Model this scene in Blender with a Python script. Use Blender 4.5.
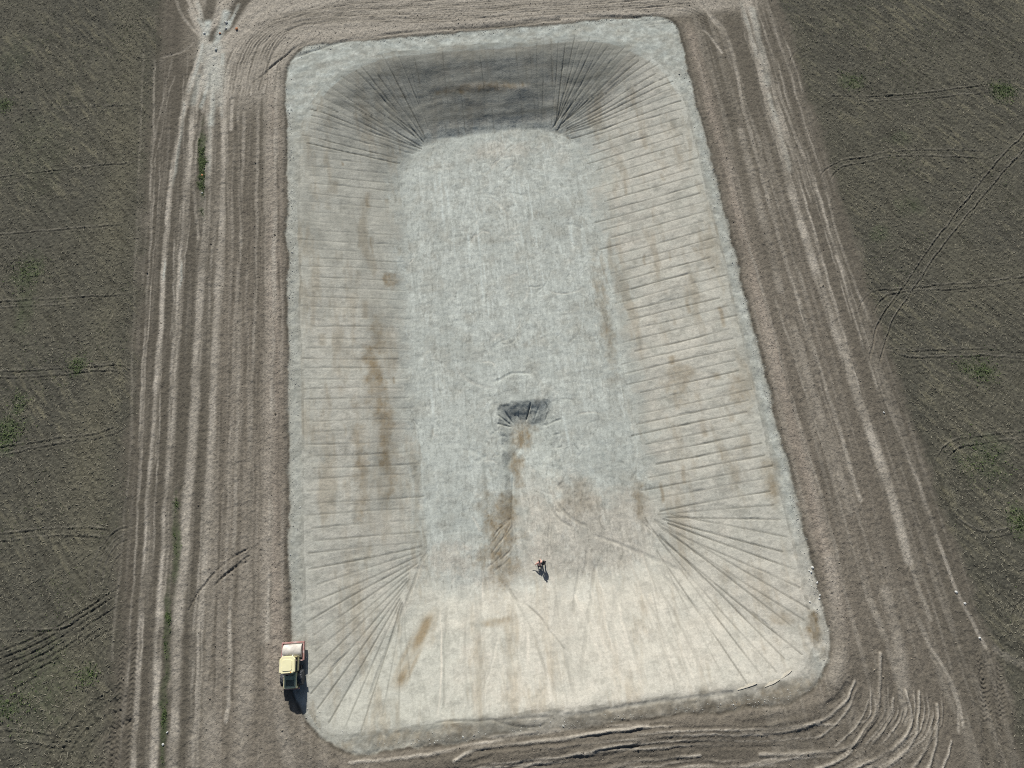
import bpy, bmesh, math, random
import numpy as np
from mathutils import Vector, Matrix

for o in list(bpy.data.objects):
    bpy.data.objects.remove(o)
SC = bpy.context.scene
COL = SC.collection
random.seed(7)
RNG = np.random.default_rng(11)

# ------------------------------------------------------------------ camera, sky, sun, exposure
CAM_H, PITCH, YAW, FPX = 80.0, 70.4, 6.5, 700.0
_p, _y = math.radians(PITCH), math.radians(YAW)
FWD = np.array([math.sin(_y) * math.cos(_p), math.cos(_y) * math.cos(_p), -math.sin(_p)])
RT = np.array([math.cos(_y), -math.sin(_y), 0.0])
UP = np.cross(RT, FWD)
cam_data = bpy.data.cameras.new('camera')
cam_data.sensor_width = 36.0
cam_data.lens = FPX / 1024.0 * 36.0
cam_data.clip_start = 0.5
cam_data.clip_end = 5000.0
cam = bpy.data.objects.new('camera', cam_data)
COL.objects.link(cam)
cam.matrix_world = Matrix(((RT[0], UP[0], -FWD[0], 0), (RT[1], UP[1], -FWD[1], 0), (RT[2], UP[2], -FWD[2], CAM_H), (0, 0, 0, 1)))
SC.camera = cam

SUN_EL, SUN_AZ = math.radians(34.0), math.radians(-5.0)      # azimuth from +Y towards +X
world = bpy.data.worlds.new('World')
SC.world = world
world.use_nodes = True
wn = world.node_tree
wn.nodes.clear()
w_out = wn.nodes.new('ShaderNodeOutputWorld')
w_bg = wn.nodes.new('ShaderNodeBackground')
w_sky = wn.nodes.new('ShaderNodeTexSky')
w_sky.sky_type = 'NISHITA'
w_sky.sun_disc = False
w_sky.sun_elevation = SUN_EL
w_sky.sun_rotation = SUN_AZ
w_bg.inputs['Strength'].default_value = 0.05
wn.links.new(w_sky.outputs[0], w_bg.inputs[0])
wn.links.new(w_bg.outputs[0], w_out.inputs[0])
sun_data = bpy.data.lights.new('sun', 'SUN')
sun_data.energy = 4.8
sun_data.angle = math.radians(0.5)
sun_data.color = (1.0, 0.975, 0.91)
sun = bpy.data.objects.new('sun', sun_data)
COL.objects.link(sun)
S_DIR = Vector((math.sin(SUN_AZ) * math.cos(SUN_EL), math.cos(SUN_AZ) * math.cos(SUN_EL), math.sin(SUN_EL)))
sun.rotation_euler = (-S_DIR).to_track_quat('-Z', 'Y').to_euler()
sun.location = (0, 0, 120)
SC.view_settings.view_transform = 'Standard'
SC.view_settings.look = 'None'
SC.view_settings.exposure = 0.0
SC.view_settings.gamma = 1.0
SC.render.filter_size = 1.05
SC.cycles.filter_width = 1.05
SC.cycles.use_denoising = False


def at(px, py, z=0.0):
    """The place on the level z that was measured at this spot of the survey photograph."""
    d = RT * ((px - 512.0) / FPX) - UP * ((py - 384.0) / FPX) + FWD
    t = (z - CAM_H) / d[2]
    return np.array([d[0] * t, d[1] * t])


# ------------------------------------------------------------------ noise on numpy arrays
def noise2(X, Y, size, seed=0):
    r = np.random.default_rng(seed).random((256, 256)).astype(np.float32)
    u, v = X / size, Y / size
    iu, iv = np.floor(u).astype(np.int64), np.floor(v).astype(np.int64)
    fu, fv = (u - iu).astype(np.float32), (v - iv).astype(np.float32)
    fu = fu * fu * (3 - 2 * fu)
    fv = fv * fv * (3 - 2 * fv)
    a, b = iu & 255, iv & 255
    a1, b1 = (iu + 1) & 255, (iv + 1) & 255
    return (r[a, b] * (1 - fu) + r[a1, b] * fu) * (1 - fv) + (r[a, b1] * (1 - fu) + r[a1, b1] * fu) * fv


def fbm(X, Y, size, seed=0, octaves=3, gain=0.5):
    s, a, t = 0.0, 1.0, 0.0
    c, sn = math.cos(0.6), math.sin(0.6)
    for k in range(octaves):
        s = s + a * noise2(X, Y, size, seed + 31 * k)
        t += a
        a *= gain
        size *= 0.5
        X, Y = X * c - Y * sn + 17.3, X * sn + Y * c - 5.1
    return s / t


def sstep(a, b, x):
    t = np.clip((x - a) / (b - a), 0, 1)
    return t * t * (3 - 2 * t)


# ------------------------------------------------------------------ the terrain grid
def axis(lo, hi, fine_lo, fine_hi, fine, mid):
    c = list(np.arange(fine_lo, fine_hi + 1e-6, fine))
    v = fine_hi
    while v < hi:
        v += mid
        c.append(v)
    s = mid
    while v < 1500:
        s *= 1.45
        v += s
        c.append(v)
    v = fine_lo
    pre = []
    while v > lo:
        v -= mid
        pre.append(v)
    s = mid
    while v > -1500:
        s *= 1.45
        v -= s
        pre.append(v)
    return np.array(pre[::-1] + c)


XS = axis(-69, 90, -44, 53, 0.105, 0.17)
YS = axis(-21, 101, -14, 72, 0.118, 0.16)
X, Y = np.meshgrid(XS, YS, indexing='ij')
NX, NY = X.shape
WX = X + (fbm(X, Y, 6.0, 3, 3) - 0.5) * 0.35 + (noise2(X, Y, 1.1, 5) - 0.5) * 0.16
WY = Y + (fbm(X, Y, 6.0, 8, 3) - 0.5) * 0.7 + (noise2(X, Y, 1.1, 9) - 0.5) * 0.16


def rrect_sdf(PX, PY, x0, x1, y0, y1, r_nl, r_nr, r_fl, r_fr):
    cx, cy = (x0 + x1) / 2, (y0 + y1) / 2
    hx, hy = (x1 - x0) / 2, (y1 - y0) / 2
    dx, dy = PX - cx, PY - cy
    r = np.where(dy > 0, np.where(dx > 0, r_fr, r_fl), np.where(dx > 0, r_nr, r_nl))
    qx, qy = np.abs(dx) - hx + r, np.abs(dy) - hy + r
    return np.minimum(np.maximum(qx, qy), 0) + np.hypot(np.maximum(qx, 0), np.maximum(qy, 0)) - r


DEPTH = 4.4
FLOOR = (-8.6, 17.4, 6.6, 68.8, 4.5, 4.5, 7.0, 6.0)
CREST = (-22.3, 32.6, -8.2, 81.4, 4.5, 5.0, 15.5, 14.5)
EDGE = (-23.75, 33.95, -9.9, 84.0, 9.0, 6.5, 5.0, 3.5)

wob = (fbm(X, Y, 5.0, 21, 3) - 0.5)
d_floor = rrect_sdf(X, Y, *FLOOR) + wob * 1.6
d_crest = -(rrect_sdf(X, Y, *CREST) + wob * 0.7)
d_edge = rrect_sdf(X, Y, *EDGE) + (fbm(X, Y, 3.5, 23, 4, .6) - 0.5) * 0.8
T = np.clip(d_floor / np.maximum(d_floor + np.maximum(d_crest, 0), 1e-3), 0, 1)
T = np.where(d_floor < 0, 0, np.where(d_crest < 0, 1, T))
side = np.stack([FLOOR[0] - X, X - FLOOR[1], FLOOR[2] - Y, Y - FLOOR[3]])   # left, right, near, far
which = np.argmax(side, axis=0)


KC = np.clip(.06 + .17 * sstep(62, 72, Y), .06, .3)


KT = np.clip(.05 + .10 * sstep(12, 4, Y), .05, .15)


def soft(t, k=KT):
    """a straight batter, rounded a little at its toe and its crest"""
    kc = KC
    s_ = 1.0 / (1 - k / 2 - kc / 2)
    return s_ * np.where(t < k, t * t / (2 * k), np.where(t > 1 - kc, 1 - k / 2 - kc / 2 - (1 - t) ** 2 / (2 * kc), t - k / 2))


Z = -DEPTH * (1 - soft(T))
in_pit = sstep(1.5, -0.5, -d_crest)
slope_m = (T > 0) & (T < 1)
soil = sstep(-0.22, 0.22, d_edge + (fbm(X, Y, .9, 24, 4, .75) - .5) * .7)                        # 1 outside the clay
# the ground outside: a low bank of spread subsoil, then the worn track, then the fields
bank = np.exp(-((d_edge - 1.7) / 1.0) ** 2)
topside = sstep(79, 83, Y) * (d_edge > -1)
Z += soil * (0.08 + 0.16 * bank * (1 - topside)) + (fbm(X, Y, 9.0, 41, 3) - 0.5) * 0.14 * soil
groove_edge = np.exp(-((d_edge - 0.10) / np.where(Y > 0, .30, .2)) ** 2)
Z -= 0.16 * groove_edge * (0.3 + 0.8 * noise2(X, Y, 4.0, 43)) * (1 - .7 * topside)

FIELD_L, FIELD_R = -42.6, 50.0
fl = sstep(1.5, -1.5, X - FIELD_L + (fbm(X, Y, 3, 51, 4, .65) - 0.5) * 3.0)
fr = sstep(-0.7, 0.7, X - FIELD_R - 0.9 * sstep(20, -10, Y) + (fbm(X, Y, 3, 52, 4, .65) - 0.5) * 2.2)
far_field = sstep(150, 160, Y) + sstep(-60, -70, Y)
field = np.clip(fl + fr + far_field, 0, 1)
track = soil * (1 - field)

M = {k: np.zeros_like(X) for k in ('clay', 'warm', 'ochre', 'blue', 'dust', 'damp', 'pink', 'green', 'straw')}  # the darkening mask holds wet soil and painted shade alike
M['clay'] = 1 - soil

# ------------------------------------------------------------------ strokes: ruts, tracks, bucket marks, stains
def smooth_line(pts, n=6):
    P = [np.asarray(p, float) for p in pts]
    if len(P) < 3:
        return np.array(P)
    P = [2 * P[0] - P[1]] + P + [2 * P[-1] - P[-2]]
    out = []
    for i in range(1, len(P) - 2):
        a, b, c, d = P[i - 1:i + 3]
        for k in range(n):
            t = k / n
            out.append(0.5 * ((2 * b) + (c - a) * t + (2 * a - 5 * b + 4 * c - d) * t * t + (3 * b - a - 3 * c + d) * t ** 3))
    out.append(P[-2])
    return np.array(out)


def stroke(pts, w, dh=0.0, masks=None, edge=0.5, wobble=True, lug=0.0, rim=0.0, breakup=0.0, fade=0.0, seed=0, asym=0.0):
    """sink (dh < 0) or raise a line into the ground and colour its soil; lug is a tread's pitch, rim the soil pushed up beside it"""
    L = smooth_line(pts)
    reach = w * 2.6
    lo, hi = L.min(0) - reach - 0.8, L.max(0) + reach + 0.8
    i0, i1 = np.searchsorted(XS, (lo[0], hi[0]))
    j0, j1 = np.searchsorted(YS, (lo[1], hi[1]))
    if i1 - i0 < 1 or j1 - j0 < 1:
        return
    A, B = (WX, WY) if wobble else (X, Y)
    D = np.full((i1 - i0, j1 - j0), 1e9, np.float32)
    S = np.zeros_like(D)
    G = np.zeros_like(D)
    run = 0.0
    for a, b in zip(L[:-1], L[1:]):
        q0, q1 = np.minimum(a, b) - reach - 0.8, np.maximum(a, b) + reach + 0.8
        k0, k1 = np.searchsorted(XS, (q0[0], q1[0]))
        m0, m1 = np.searchsorted(YS, (q0[1], q1[1]))
        k0, k1, m0, m1 = max(k0, i0), min(k1, i1), max(m0, j0), min(m1, j1)
        ln = math.hypot(*(b - a))
        if k1 <= k0 or m1 <= m0 or ln < 1e-6:
            run += ln
            continue
        ux, uy = (b - a) / ln
        rx, ry = A[k0:k1, m0:m1] - a[0], B[k0:k1, m0:m1] - a[1]
        t = np.clip(rx * ux + ry * uy, 0, ln)
        ex, ey = rx - t * ux, ry - t * uy
        d = np.hypot(ex, ey)
        sub = (slice(k0 - i0, k1 - i0), slice(m0 - j0, m1 - j0))
        near = d < D[sub]
        D[sub] = np.where(near, d, D[sub])
        S[sub] = np.where(near, run + t, S[sub])
        G[sub] = np.where(near, -rx * uy + ry * ux, G[sub])
        run += ln
    win = (slice(i0, i1), slice(j0, j1))
    p = 1 - sstep(w * (1 - edge), w * (1 + edge), D)
    amp = 1.0
    if breakup:
        amp = np.clip(1.0 - breakup + breakup * 2.2 * (noise2(S + seed * 7.7, D * 0 + seed * 3.1, 2.6, 71) - 0.18), 0, 1.15)
    if fade:
        amp = amp * sstep(0, fade, S) * sstep(0, fade, run - S)
    h = dh * p
    if asym:
        h = h + asym * np.exp(-((D - w) / (w * 1.0)) ** 2) * np.sign(G)
    if rim:
        h = h + rim * np.exp(-((D - w * 1.45) / (w * 0.45)) ** 2)
    if lug:
        h = h + p * 0.040 * np.sin((S + np.abs(G) * 0.8) * 2 * math.pi / lug)
    Z[win] += h * amp
    for k, v in (masks or {}).items():
        q = np.clip(p * amp * abs(v), 0, 1)
        M[k][win] = np.maximum(M[k][win], q) if v > 0 else M[k][win] * (1 - q)


def px_line(*pts, z=0.0):
    return [at(a, b, z) for a, b in pts]


def stain(px, py, rx, ry, mask, amt, z=0.0, rot=0.0, seed=0, hard=0.35):
    c = at(px, py, z)
    sx, sy = 0.135 * rx, 0.142 * ry                       # pixels to metres there
    R_ = 2.0 * max(sx, sy)
    i0, i1 = np.searchsorted(XS, (c[0] - R_, c[0] + R_))
    j0, j1 = np.searchsorted(YS, (c[1] - R_, c[1] + R_))
    if i1 <= i0 or j1 <= j0:
        return
    w = (slice(i0, i1), slice(j0, j1))
    dx, dy = WX[w] - c[0], WY[w] - c[1]
    cr, sr = math.cos(rot), math.sin(rot)
    u, v = (dx * cr + dy * sr) / sx, (-dx * sr + dy * cr) / sy
    r = np.hypot(u, v) + (fbm(X[w], Y[w], 1.5, 80 + seed, 5, 0.72) - 0.5) * 1.9
    q = (min(1, amt * 1.5) if mask == 'ochre' else amt) * (1 - sstep(.25, 1.35, r)) * np.clip(.55 + 1.1 * (fbm(X[w] * 1.3, Y[w] * .7, .7, 95 + seed, 3, .7) - .35), 0, 1.15)
    M[mask][w] = np.maximum(M[mask][w], q)


# ---- outside the pit: worn lanes
bandn = fbm(X * 3.0, Y * 0.12, 1.6, 61, 4, 0.6)                    # streaks along the lanes
lane_along = (np.abs(X - 5) > 20) & (Y < 84)
M['dust'] = track * np.clip((bandn - 0.48) * 1.2, 0, 0.25) * lane_along
M['damp'] = track * np.clip((0.45 - bandn) * 1.5, 0, 0.32) * lane_along
M['pink'] = np.clip(soil * np.exp(-((d_edge - 1.7) / .85) ** 2) * (0.25 + 0.8 * fbm(X, Y * 0.35, 2.5, 62, 3)), 0, 1) * sstep(-7, 2, Y) * (1 - .85 * topside)
M['pink'] += 0.35 * track * (X < 0) * sstep(-33.5, -31, X) * sstep(75, 40, Y) * .6
M['pink'] += 0.22 * track * (X > 0) * sstep(48, 44, X) * sstep(70, 30, Y)
M['damp'] = np.maximum(M['damp'], 0.75 * groove_edge * np.clip(0.35 + 1.2 * noise2(X, Y, 5, 64), 0, 1))
M['damp'] = np.maximum(M['damp'], 0.5 * track * np.exp(-((d_edge - 4.2) / 1.0) ** 2) * (X > 20) * noise2(X * 3, Y, 6, 65))
# scraped pale soil north of the pit, dark dozed soil south of it
north = soil * sstep(82.5, 84.5, Y) * sstep(52, 38, X) * sstep(-39, -33, X)
M['dust'] = np.maximum(M['dust'], north * (0.50 + 0.5 * fbm(X * 0.15, Y * 2.2, 1.5, 66, 3)))
nw = soil * sstep(70, 78, Y) * sstep(-37, -33, X) * (X < -22)
M['dust'] = np.maximum(M['dust'], nw * (0.40 + 0.5 * fbm(X, Y, 1.5, 67, 3)))
south = soil * sstep(-9.5, -12, Y) * sstep(-22, -8, X) * sstep(40, 28, X)
M['damp'] = np.maximum(M['damp'], south * (0.2 + 0.45 * fbm(X * 0.4, Y * 1.6, 2.0, 68, 3)))
# dark, smoother headland between the right-hand lanes and the field
head = np.exp(-((X - 48.9 - 0.9 * sstep(20, -10, Y)) / 1.3) ** 2) * soil
M['damp'] = np.maximum(M['damp'], 0.40 * head)
headl = sstep(-43.6, -42.2, X) * sstep(-38.2, -39.4, X) * soil
M['damp'] = np.maximum(M['damp'], headl * (0.25 + 0.3 * noise2(X * 4, Y * 0.2, 2, 69)))
M['straw'] = field * 0.17 * fbm(X, Y, 7, 70, 3) + 0.24 * np.exp(-((X + 46.5) / 2.4) ** 2) * fbm(X, Y, 6, 72, 3)

P = px_line
rnd0 = random.Random(21)
LANES = [   # the fan of lanes round the north-west junction
    (P((228, -14), (221, 8), (214, 30), (208, 52)), .2, .8), (P((262, -14), (244, 8), (231, 26), (222, 44)), .35, .9), (P((276, -12), (256, 6), (240, 22)), .3, .6),
    (P((183, -12), (192, 8), (200, 28)), .28, .75), (P((176, 0), (184, 18), (198, 34)), .22, .5), (P((203, -10), (206, 8), (210, 24)), .22, .6),
    (P((208, 50), (200, 66), (190, 90), (182, 118)), .45, .8), (P((212, 56), (204, 78), (197, 104), (191, 140)), .40, .8), (P((216, 60), (212, 80), (210, 110), (209, 150)), .45, .85),
    (P((220, 56), (220, 75), (221, 100), (223, 140)), .25, .7), (P((214, 60), (208, 84), (203, 112)), .3, .6), (P((224, 150), (225, 100), (232, 60), (248, 28), (275, 2), (300, -14)), .35, .75), (P((231, 130), (233, 90), (242, 58), (262, 28), (292, 6), (330, -8)), .25, .6), (P((238, 120), (241, 88), (252, 58), (275, 32), (310, 14), (350, 5)), .22, .5), (P((208, 120), (214, 80), (224, 46), (240, 18), (258, -6)), .35, .7),
     # worn pale lanes: line, half width in metres, dust
    (P((206, 28), (196, 65), (185, 100), (176, 150), (170, 190), (166, 230), (161, 320), (155, 400), (150, 470), (144, 580), (138, 690), (132, 790)), .30, .75),
    (P((214, 45), (203, 75), (192, 120), (187, 190), (184, 230), (179, 300), (174, 380), (169, 470), (163, 570), (158, 660), (153, 790)), .42, .70),
    (P((219, 60), (210, 95), (209, 150), (206, 215), (200, 300), (193, 430), (186, 530), (179, 620), (176, 690), (172, 790)), .55, .55),
    (P((221, 85), (224, 130), (224, 180), (221, 230), (216, 330), (211, 450), (204, 570), (198, 680), (194, 790)), .40, .55),
    (P((206, 100), (199, 130), (193, 170), (195, 205), (198, 240)), .20, .45),
    (P((195, 0), (203, 22), (208, 45), (214, 80)), .45, .85), (P((190, 10), (200, 32), (206, 55)), .40, .6),
    (P((248, -12), (230, 18), (222, 40), (214, 75)), .45, .85), (P((234, -14), (218, 14), (206, 36)), .40, .85),
    (P((238, 0), (229, 22), (219, 48), (212, 74)), .30, .8), (P((163, 57), (182, 52), (196, 40)), .15, .3),
    (P((216, 52), (212, 68), (208, 90)), .75, .8),
    (P((144, 50), (138, 200), (133, 330), (130, 450), (121, 560), (112, 660)), .14, .16),
    (P((155, 60), (152, 180), (148, 300), (143, 420), (139, 500)), .14, .34),
    (P((172, 60), (163, 100), (154, 140), (150, 200)), .14, .42), (P((175, 75), (165, 110), (158, 150)), .12, .35),
    (P((277, 75), (276, 150), (275, 230), (274, 340), (272, 450), (270, 560), (268, 640)), .30, .55),
    (P((245, 90), (241, 220), (238, 420), (233, 560), (230, 640), (228, 700)), .22, .34),
    (P((231, 600), (230, 640), (231, 676), (227, 720)), .2, .65),
    (P((258, 110), (256, 250), (251, 470), (245, 640), (242, 760)), .20, .30),
    # right-hand side
    (P((736, -12), (748, 25), (757, 60), (768, 110), (785, 170), (801, 225), (834, 325), (866, 420), (890, 490), (908, 560)), .55, .62),
    (P((744, -12), (752, 20), (762, 60), (775, 110), (790, 165)), .9, .55),
    (P((752, -12), (768, 45), (785, 105), (808, 170), (826, 225), (857, 312), (882, 392), (905, 450), (935, 530), (960, 598), (985, 648)), .2, .46),
    (P((764, -12), (780, 45), (800, 105), (822, 180), (840, 245), (868, 320)), .18, .42),
    (P((700, 5), (718, 22), (729, 40), (739, 85), (748, 125), (765, 190), (786, 260), (812, 345), (838, 425), (860, 500)), .26, .45),
    (P((690, -8), (712, 18), (724, 34)), .3, .5), (P((704, 30), (716, 44), (722, 52)), .2, .6),
    (P((752, 120), (770, 180), (790, 240), (808, 300)), .22, .30),
    (P((742, 225), (760, 285), (774, 335), (795, 410), (806, 450), (830, 530), (845, 590)), .20, .32),
    (P((775, 300), (800, 375), (824, 450), (850, 540), (868, 600)), .16, .28),
    (P((835, 330), (856, 395), (880, 470), (904, 545), (930, 620)), .26, .34),
    (P((870, 600), (890, 655), (900, 690), (905, 720)), .35, .35), (P((905, 590), (930, 650), (945, 690), (960, 720)), .3, .3),
    (P((925, 640), (950, 680), (958, 700), (962, 725)), .18, .5), (P((930, 655), (955, 695), (957, 730)), .14, .4),
    (P((996, 650), (1012, 660), (1030, 670)), .4, .22), (P((880, 470), (900, 520), (918, 575)), .6, .18),
]
for k, (ln, w, a) in enumerate(LANES):
    stroke(ln, w, dh=-0.03, masks={'damp': -0.95, 'dust': min(1, a * 1.3), 'pink': -0.5}, edge=0.6, breakup=0.45, seed=k)
# dark wheel lines between the lanes
DARKS = [
    P((180, 150), (173, 220), (168, 320), (161, 430), (156, 520), (149, 620), (142, 760)), P((196, 225), (189, 320), (183, 410), (178, 480)),
    P((214, 120), (213, 225), (207, 330), (202, 430), (196, 540), (188, 650)), P((236, 100), (235, 230), (231, 340), (229, 440), (222, 560)),
    P((252, 110), (248, 300), (243, 450), (238, 560), (232, 700)), P((262, 100), (259, 230), (257, 340), (252, 470), (248, 560)),
    P((127, 500), (122, 600), (118, 690), (112, 790)), P((138, 480), (130, 610), (122, 700), (116, 790)),
    P((148, 130), (143, 230), (138, 340), (131, 480)), P((160, 80), (155, 160), (150, 260), (146, 340)),
    P((768, -5), (790, 60), (815, 130), (832, 190), (850, 245), (878, 330), (905, 410)), P((758, 20), (778, 90), (796, 140), (815, 195), (835, 255)),
    P((768, 235), (785, 290), (808, 355), (835, 440), (860, 515)), P((745, 90), (762, 150), (778, 200), (800, 270)),
    P((815, 290), (842, 370), (868, 445), (890, 505)), P((876, 520), (892, 580), (918, 640), (944, 690), (950, 720)),
    P((862, 590), (880, 640), (893, 690), (897, 720)), P((912, 540), (935, 600), (958, 655), (975, 700)),
    P((850, 500), (872, 570), (890, 625)), P((884, 340), (905, 400), (935, 470), (965, 545), (1000, 620)), P((784, 360), (802, 420), (828, 500), (845, 560)),
    P((955, 640), (972, 690), (985, 740), (990, 780)), P((900, 620), (915, 670), (920, 720)),
]
for k, ln in enumerate(DARKS):
    stroke(ln, .18, dh=-0.05, masks={'damp': .42, 'dust': -.5}, edge=0.6, breakup=0.8, seed=50 + k)
stroke(P((250, -10), (236, 12), (224, 28), (214, 36)), 1.1, dh=-.05, masks={'damp': .6, 'dust': -.9}, edge=.4)
stroke(P((214, -12), (210, 8), (206, 20)), .8, dh=-.04, masks={'damp': .5, 'dust': -.8}, edge=.5)

# curved scraper passes round the north-west corner and along the north edge
for k in range(13):
    o = k * 4.2
    ln = P((222 + o * .80, 96 - o * .1), (228 + o * .85, 62 - o * .1), (243 + o * .82, 38 - o * .05), (270 + o * .72, 20 + o * .12), (308 + o * .6, 9 + o * .28), (360 + o * .4, 1 + o * .42), (430, -3 + o * .50), (520, -9 + o * .52), (600, -15 + o * .55), (690, -22 + o * .58))
    stroke(ln, .12, dh=-0.03 - 0.02 * (k % 3), rim=.02, masks={'damp': .40, 'dust': -.3}, edge=.7, breakup=.7, seed=90 + k)
    ln2 = [q + np.array([.25, -.55]) for q in ln]
    stroke(ln2, .22, dh=0.03, masks={'dust': .75, 'damp': -.6}, edge=.6, breakup=.8, seed=120 + k)
for k in range(9):
    x0 = 232 + 5.5 * k
    stroke(P((x0, 100 - k), (x0 + 1, 75), (x0 + 9, 52), (x0 + 22, 36)), .11, dh=-.05, masks={'damp': .35}, breakup=.9, seed=140 + k, edge=.6)
for k in range(7):
    stroke(P((252 + 4 * k, 84 - 3 * k), (268 + 5 * k, 70 - 4 * k), (285 + 6 * k, 58 - 4 * k)), .10, dh=-.05, masks={'damp': .3}, breakup=.8, seed=160 + k)
stroke(P((285, 62), (310, 52), (345, 41), (420, 31), (500, 24), (570, 18), (640, 17)), .22, dh=-.10, masks={'damp': .5}, breakup=.85, seed=7)
stroke(P((455, 29), (500, 26), (560, 21)), .22, dh=-.16, masks={'damp': .8}, breakup=.4, seed=8)
for k in range(6):
    stroke(P((640, 4 + 4 * k), (665, 3 + 4 * k), (690, 8 + 3 * k), (708, 18 + 2 * k)), .11, dh=-.05, rim=.03, masks={'damp': .35}, breakup=.6, seed=170 + k)

# dozed windrows round the south-east corner
RIDGES = [
    (P((742, 732), (790, 729), (812, 724), (832, 713), (845, 701), (850, 690), (853, 682)), .30, .30),
    (P((815, 738), (830, 728), (843, 716), (850, 703), (856, 690)), .22, .20),
    (P((760, 754), (800, 753), (835, 750), (853, 745), (863, 733), (872, 718), (877, 703), (879, 680), (879, 655)), .36, .38),
    (P((872, 742), (885, 725), (890, 710), (893, 697)), .24, .24),
    (P((820, 785), (855, 769), (885, 754), (903, 737), (911, 720), (909, 703), (905, 690)), .34, .38),
    (P((878, 770), (896, 759), (912, 740), (918, 715), (919, 690)), .26, .24),
    (P((905, 780), (921, 754), (929, 735), (931, 715)), .28, .32),
    (P((920, 785), (933, 752), (936, 730), (937, 703)), .30, .30),
    (P((800, 775), (838, 760), (851, 751)), .26, .28), (P((838, 790), (868, 770), (885, 760)), .26, .28),
    (P((834, 745), (852, 730), (862, 715), (868, 700)), .18, .16), (P((938, 780), (945, 760), (950, 740)), .22, .2),
    (P((455, 758), (485, 745), (560, 738), (625, 730), (650, 728)), .34, .22),
    (P((500, 772), (545, 760), (600, 750), (648, 742)), .30, .25),
    (P((590, 775), (640, 762), (700, 758)), .26, .2), (P((740, 765), (800, 757), (830, 756)), .22, .2),
    (P((735, 741), (800, 738), (820, 735)), .16, .1), (P((560, 790), (640, 772), (720, 772), (780, 772)), .3, .22),
    (P((350, 760), (400, 757), (450, 748), (500, 738), (560, 730)), .3, .14),
]
for a in ((885, 715, 48, 46), (860, 745, 60, 26), (760, 750, 90, 16), (620, 752, 90, 14), (930, 745, 30, 30)):
    stain(*a, 'damp', .5, seed=5)
for k, (ln, w, h) in enumerate(RIDGES):
    stroke(ln, w * .46, dh=h * .42, masks={'dust': .9, 'damp': -.8}, edge=.7, breakup=.6, seed=200 + k)
    off = [q + np.array([0.18, -0.36]) * (w / .3) for q in ln]
    stroke(off, w * .34, dh=-h * .14, masks={'damp': .5, 'dust': -.8}, edge=.7, breakup=.6, seed=220 + k)  # shaded side of the windrow, painted as a dark strip
for k in range(34):       # finer blade marks between the windrows
    s = k * 3.0 - 6
    stroke(P((830 + s * .2, 762 + s * .3), (850 + s * .55, 748 + s * .18), (866 + s * .75, 726 + s * .1), (874 + s * .75, 712), (874 + s * .72, rnd0.uniform(676, 706)))[rnd0.choice((0, 0, 1, 2)):], rnd0.uniform(.05, .10), dh=-.05 if k % 2 else .045, masks={'damp': .42} if k % 2 else {'dust': .65, 'damp': -.8}, breakup=.75, fade=1.5, seed=240 + k)
for k in range(22):       # and along the near edge of the pit
    yb = 724 + k * 2.6
    xa = rnd0.uniform(430, 640)
    xb = xa + rnd0.uniform(90, 260)
    f_ = lambda u: yb + 14 - (u - 420) * .062
    stroke(P((xa, f_(xa) + 2), ((xa + xb) / 2, f_((xa + xb) / 2)), (xb, f_(xb) + 1)), rnd0.uniform(.06, .14), dh=-.06 if k % 2 else .05, masks={'damp': .5} if k % 2 else {'dust': .7, 'damp': -.8}, breakup=.7, fade=1.5, seed=1600 + k)
stroke(P((738, 722), (775, 716), (812, 711), (835, 700), (846, 686)), .30, dh=-.08, masks={'damp': .45}, breakup=.7, seed=31)
for k, (a, b) in enumerate([((455, 763), (500, 753)), ((500, 766), (540, 757)), ((560, 750), (605, 742)), ((565, 748), (590, 744)), ((590, 764), (650, 742)), ((615, 735), (660, 728)), ((640, 745), (690, 738)), ((690, 753), (720, 750)), ((440, 770), (470, 764))]):
    stroke(P(a, ((a[0] + b[0]) / 2, (a[1] + b[1]) / 2 + 1), b), .22, dh=-.07, rim=.03, masks={'damp': .5}, breakup=.7, fade=2, seed=260 + k)

for k in range(150):      # fine wheel lines along both haul tracks
    left = k % 2 == 0
    base_x = rnd0.uniform(-41.8, -26.2) if left else rnd0.uniform(35.8, 49.6)
    y0 = rnd0.uniform(-18, 70)
    L_ = rnd0.uniform(8, 45)
    d_ = rnd0.uniform(-.9, .9)
    y1 = min(y0 + L_, 84)
    q = rnd0.random()
    w_ = rnd0.uniform(.07, .17)
    inner = base_x > -32.5 if left else (base_x < 42.5 or y0 < 10)
    if inner and k % 5 > 1:
        continue
    if q < .55 or inner:
        mk, dh_ = {'damp': rnd0.uniform(.25, .5), 'dust': -.5}, -.03
    else:
        mk, dh_ = {'dust': rnd0.uniform(.3, .7), 'damp': -.8}, .02
    gx_ = 0.0 if left else 1.2 * max(0, (15 - y0) / 30)
    for o in ((0.0, rnd0.choice((1.6, 1.9, 2.1))) if k % 3 == 0 else (0.0,)):
        stroke([(base_x + o + gx_, y0), (base_x + o + d_ * .4 + rnd0.uniform(-.15, .15), (y0 + y1) / 2), (base_x + o + d_, y1)], w_, dh=dh_, masks=mk, edge=.7, breakup=.6, fade=2.5, seed=1400 + k)
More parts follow.
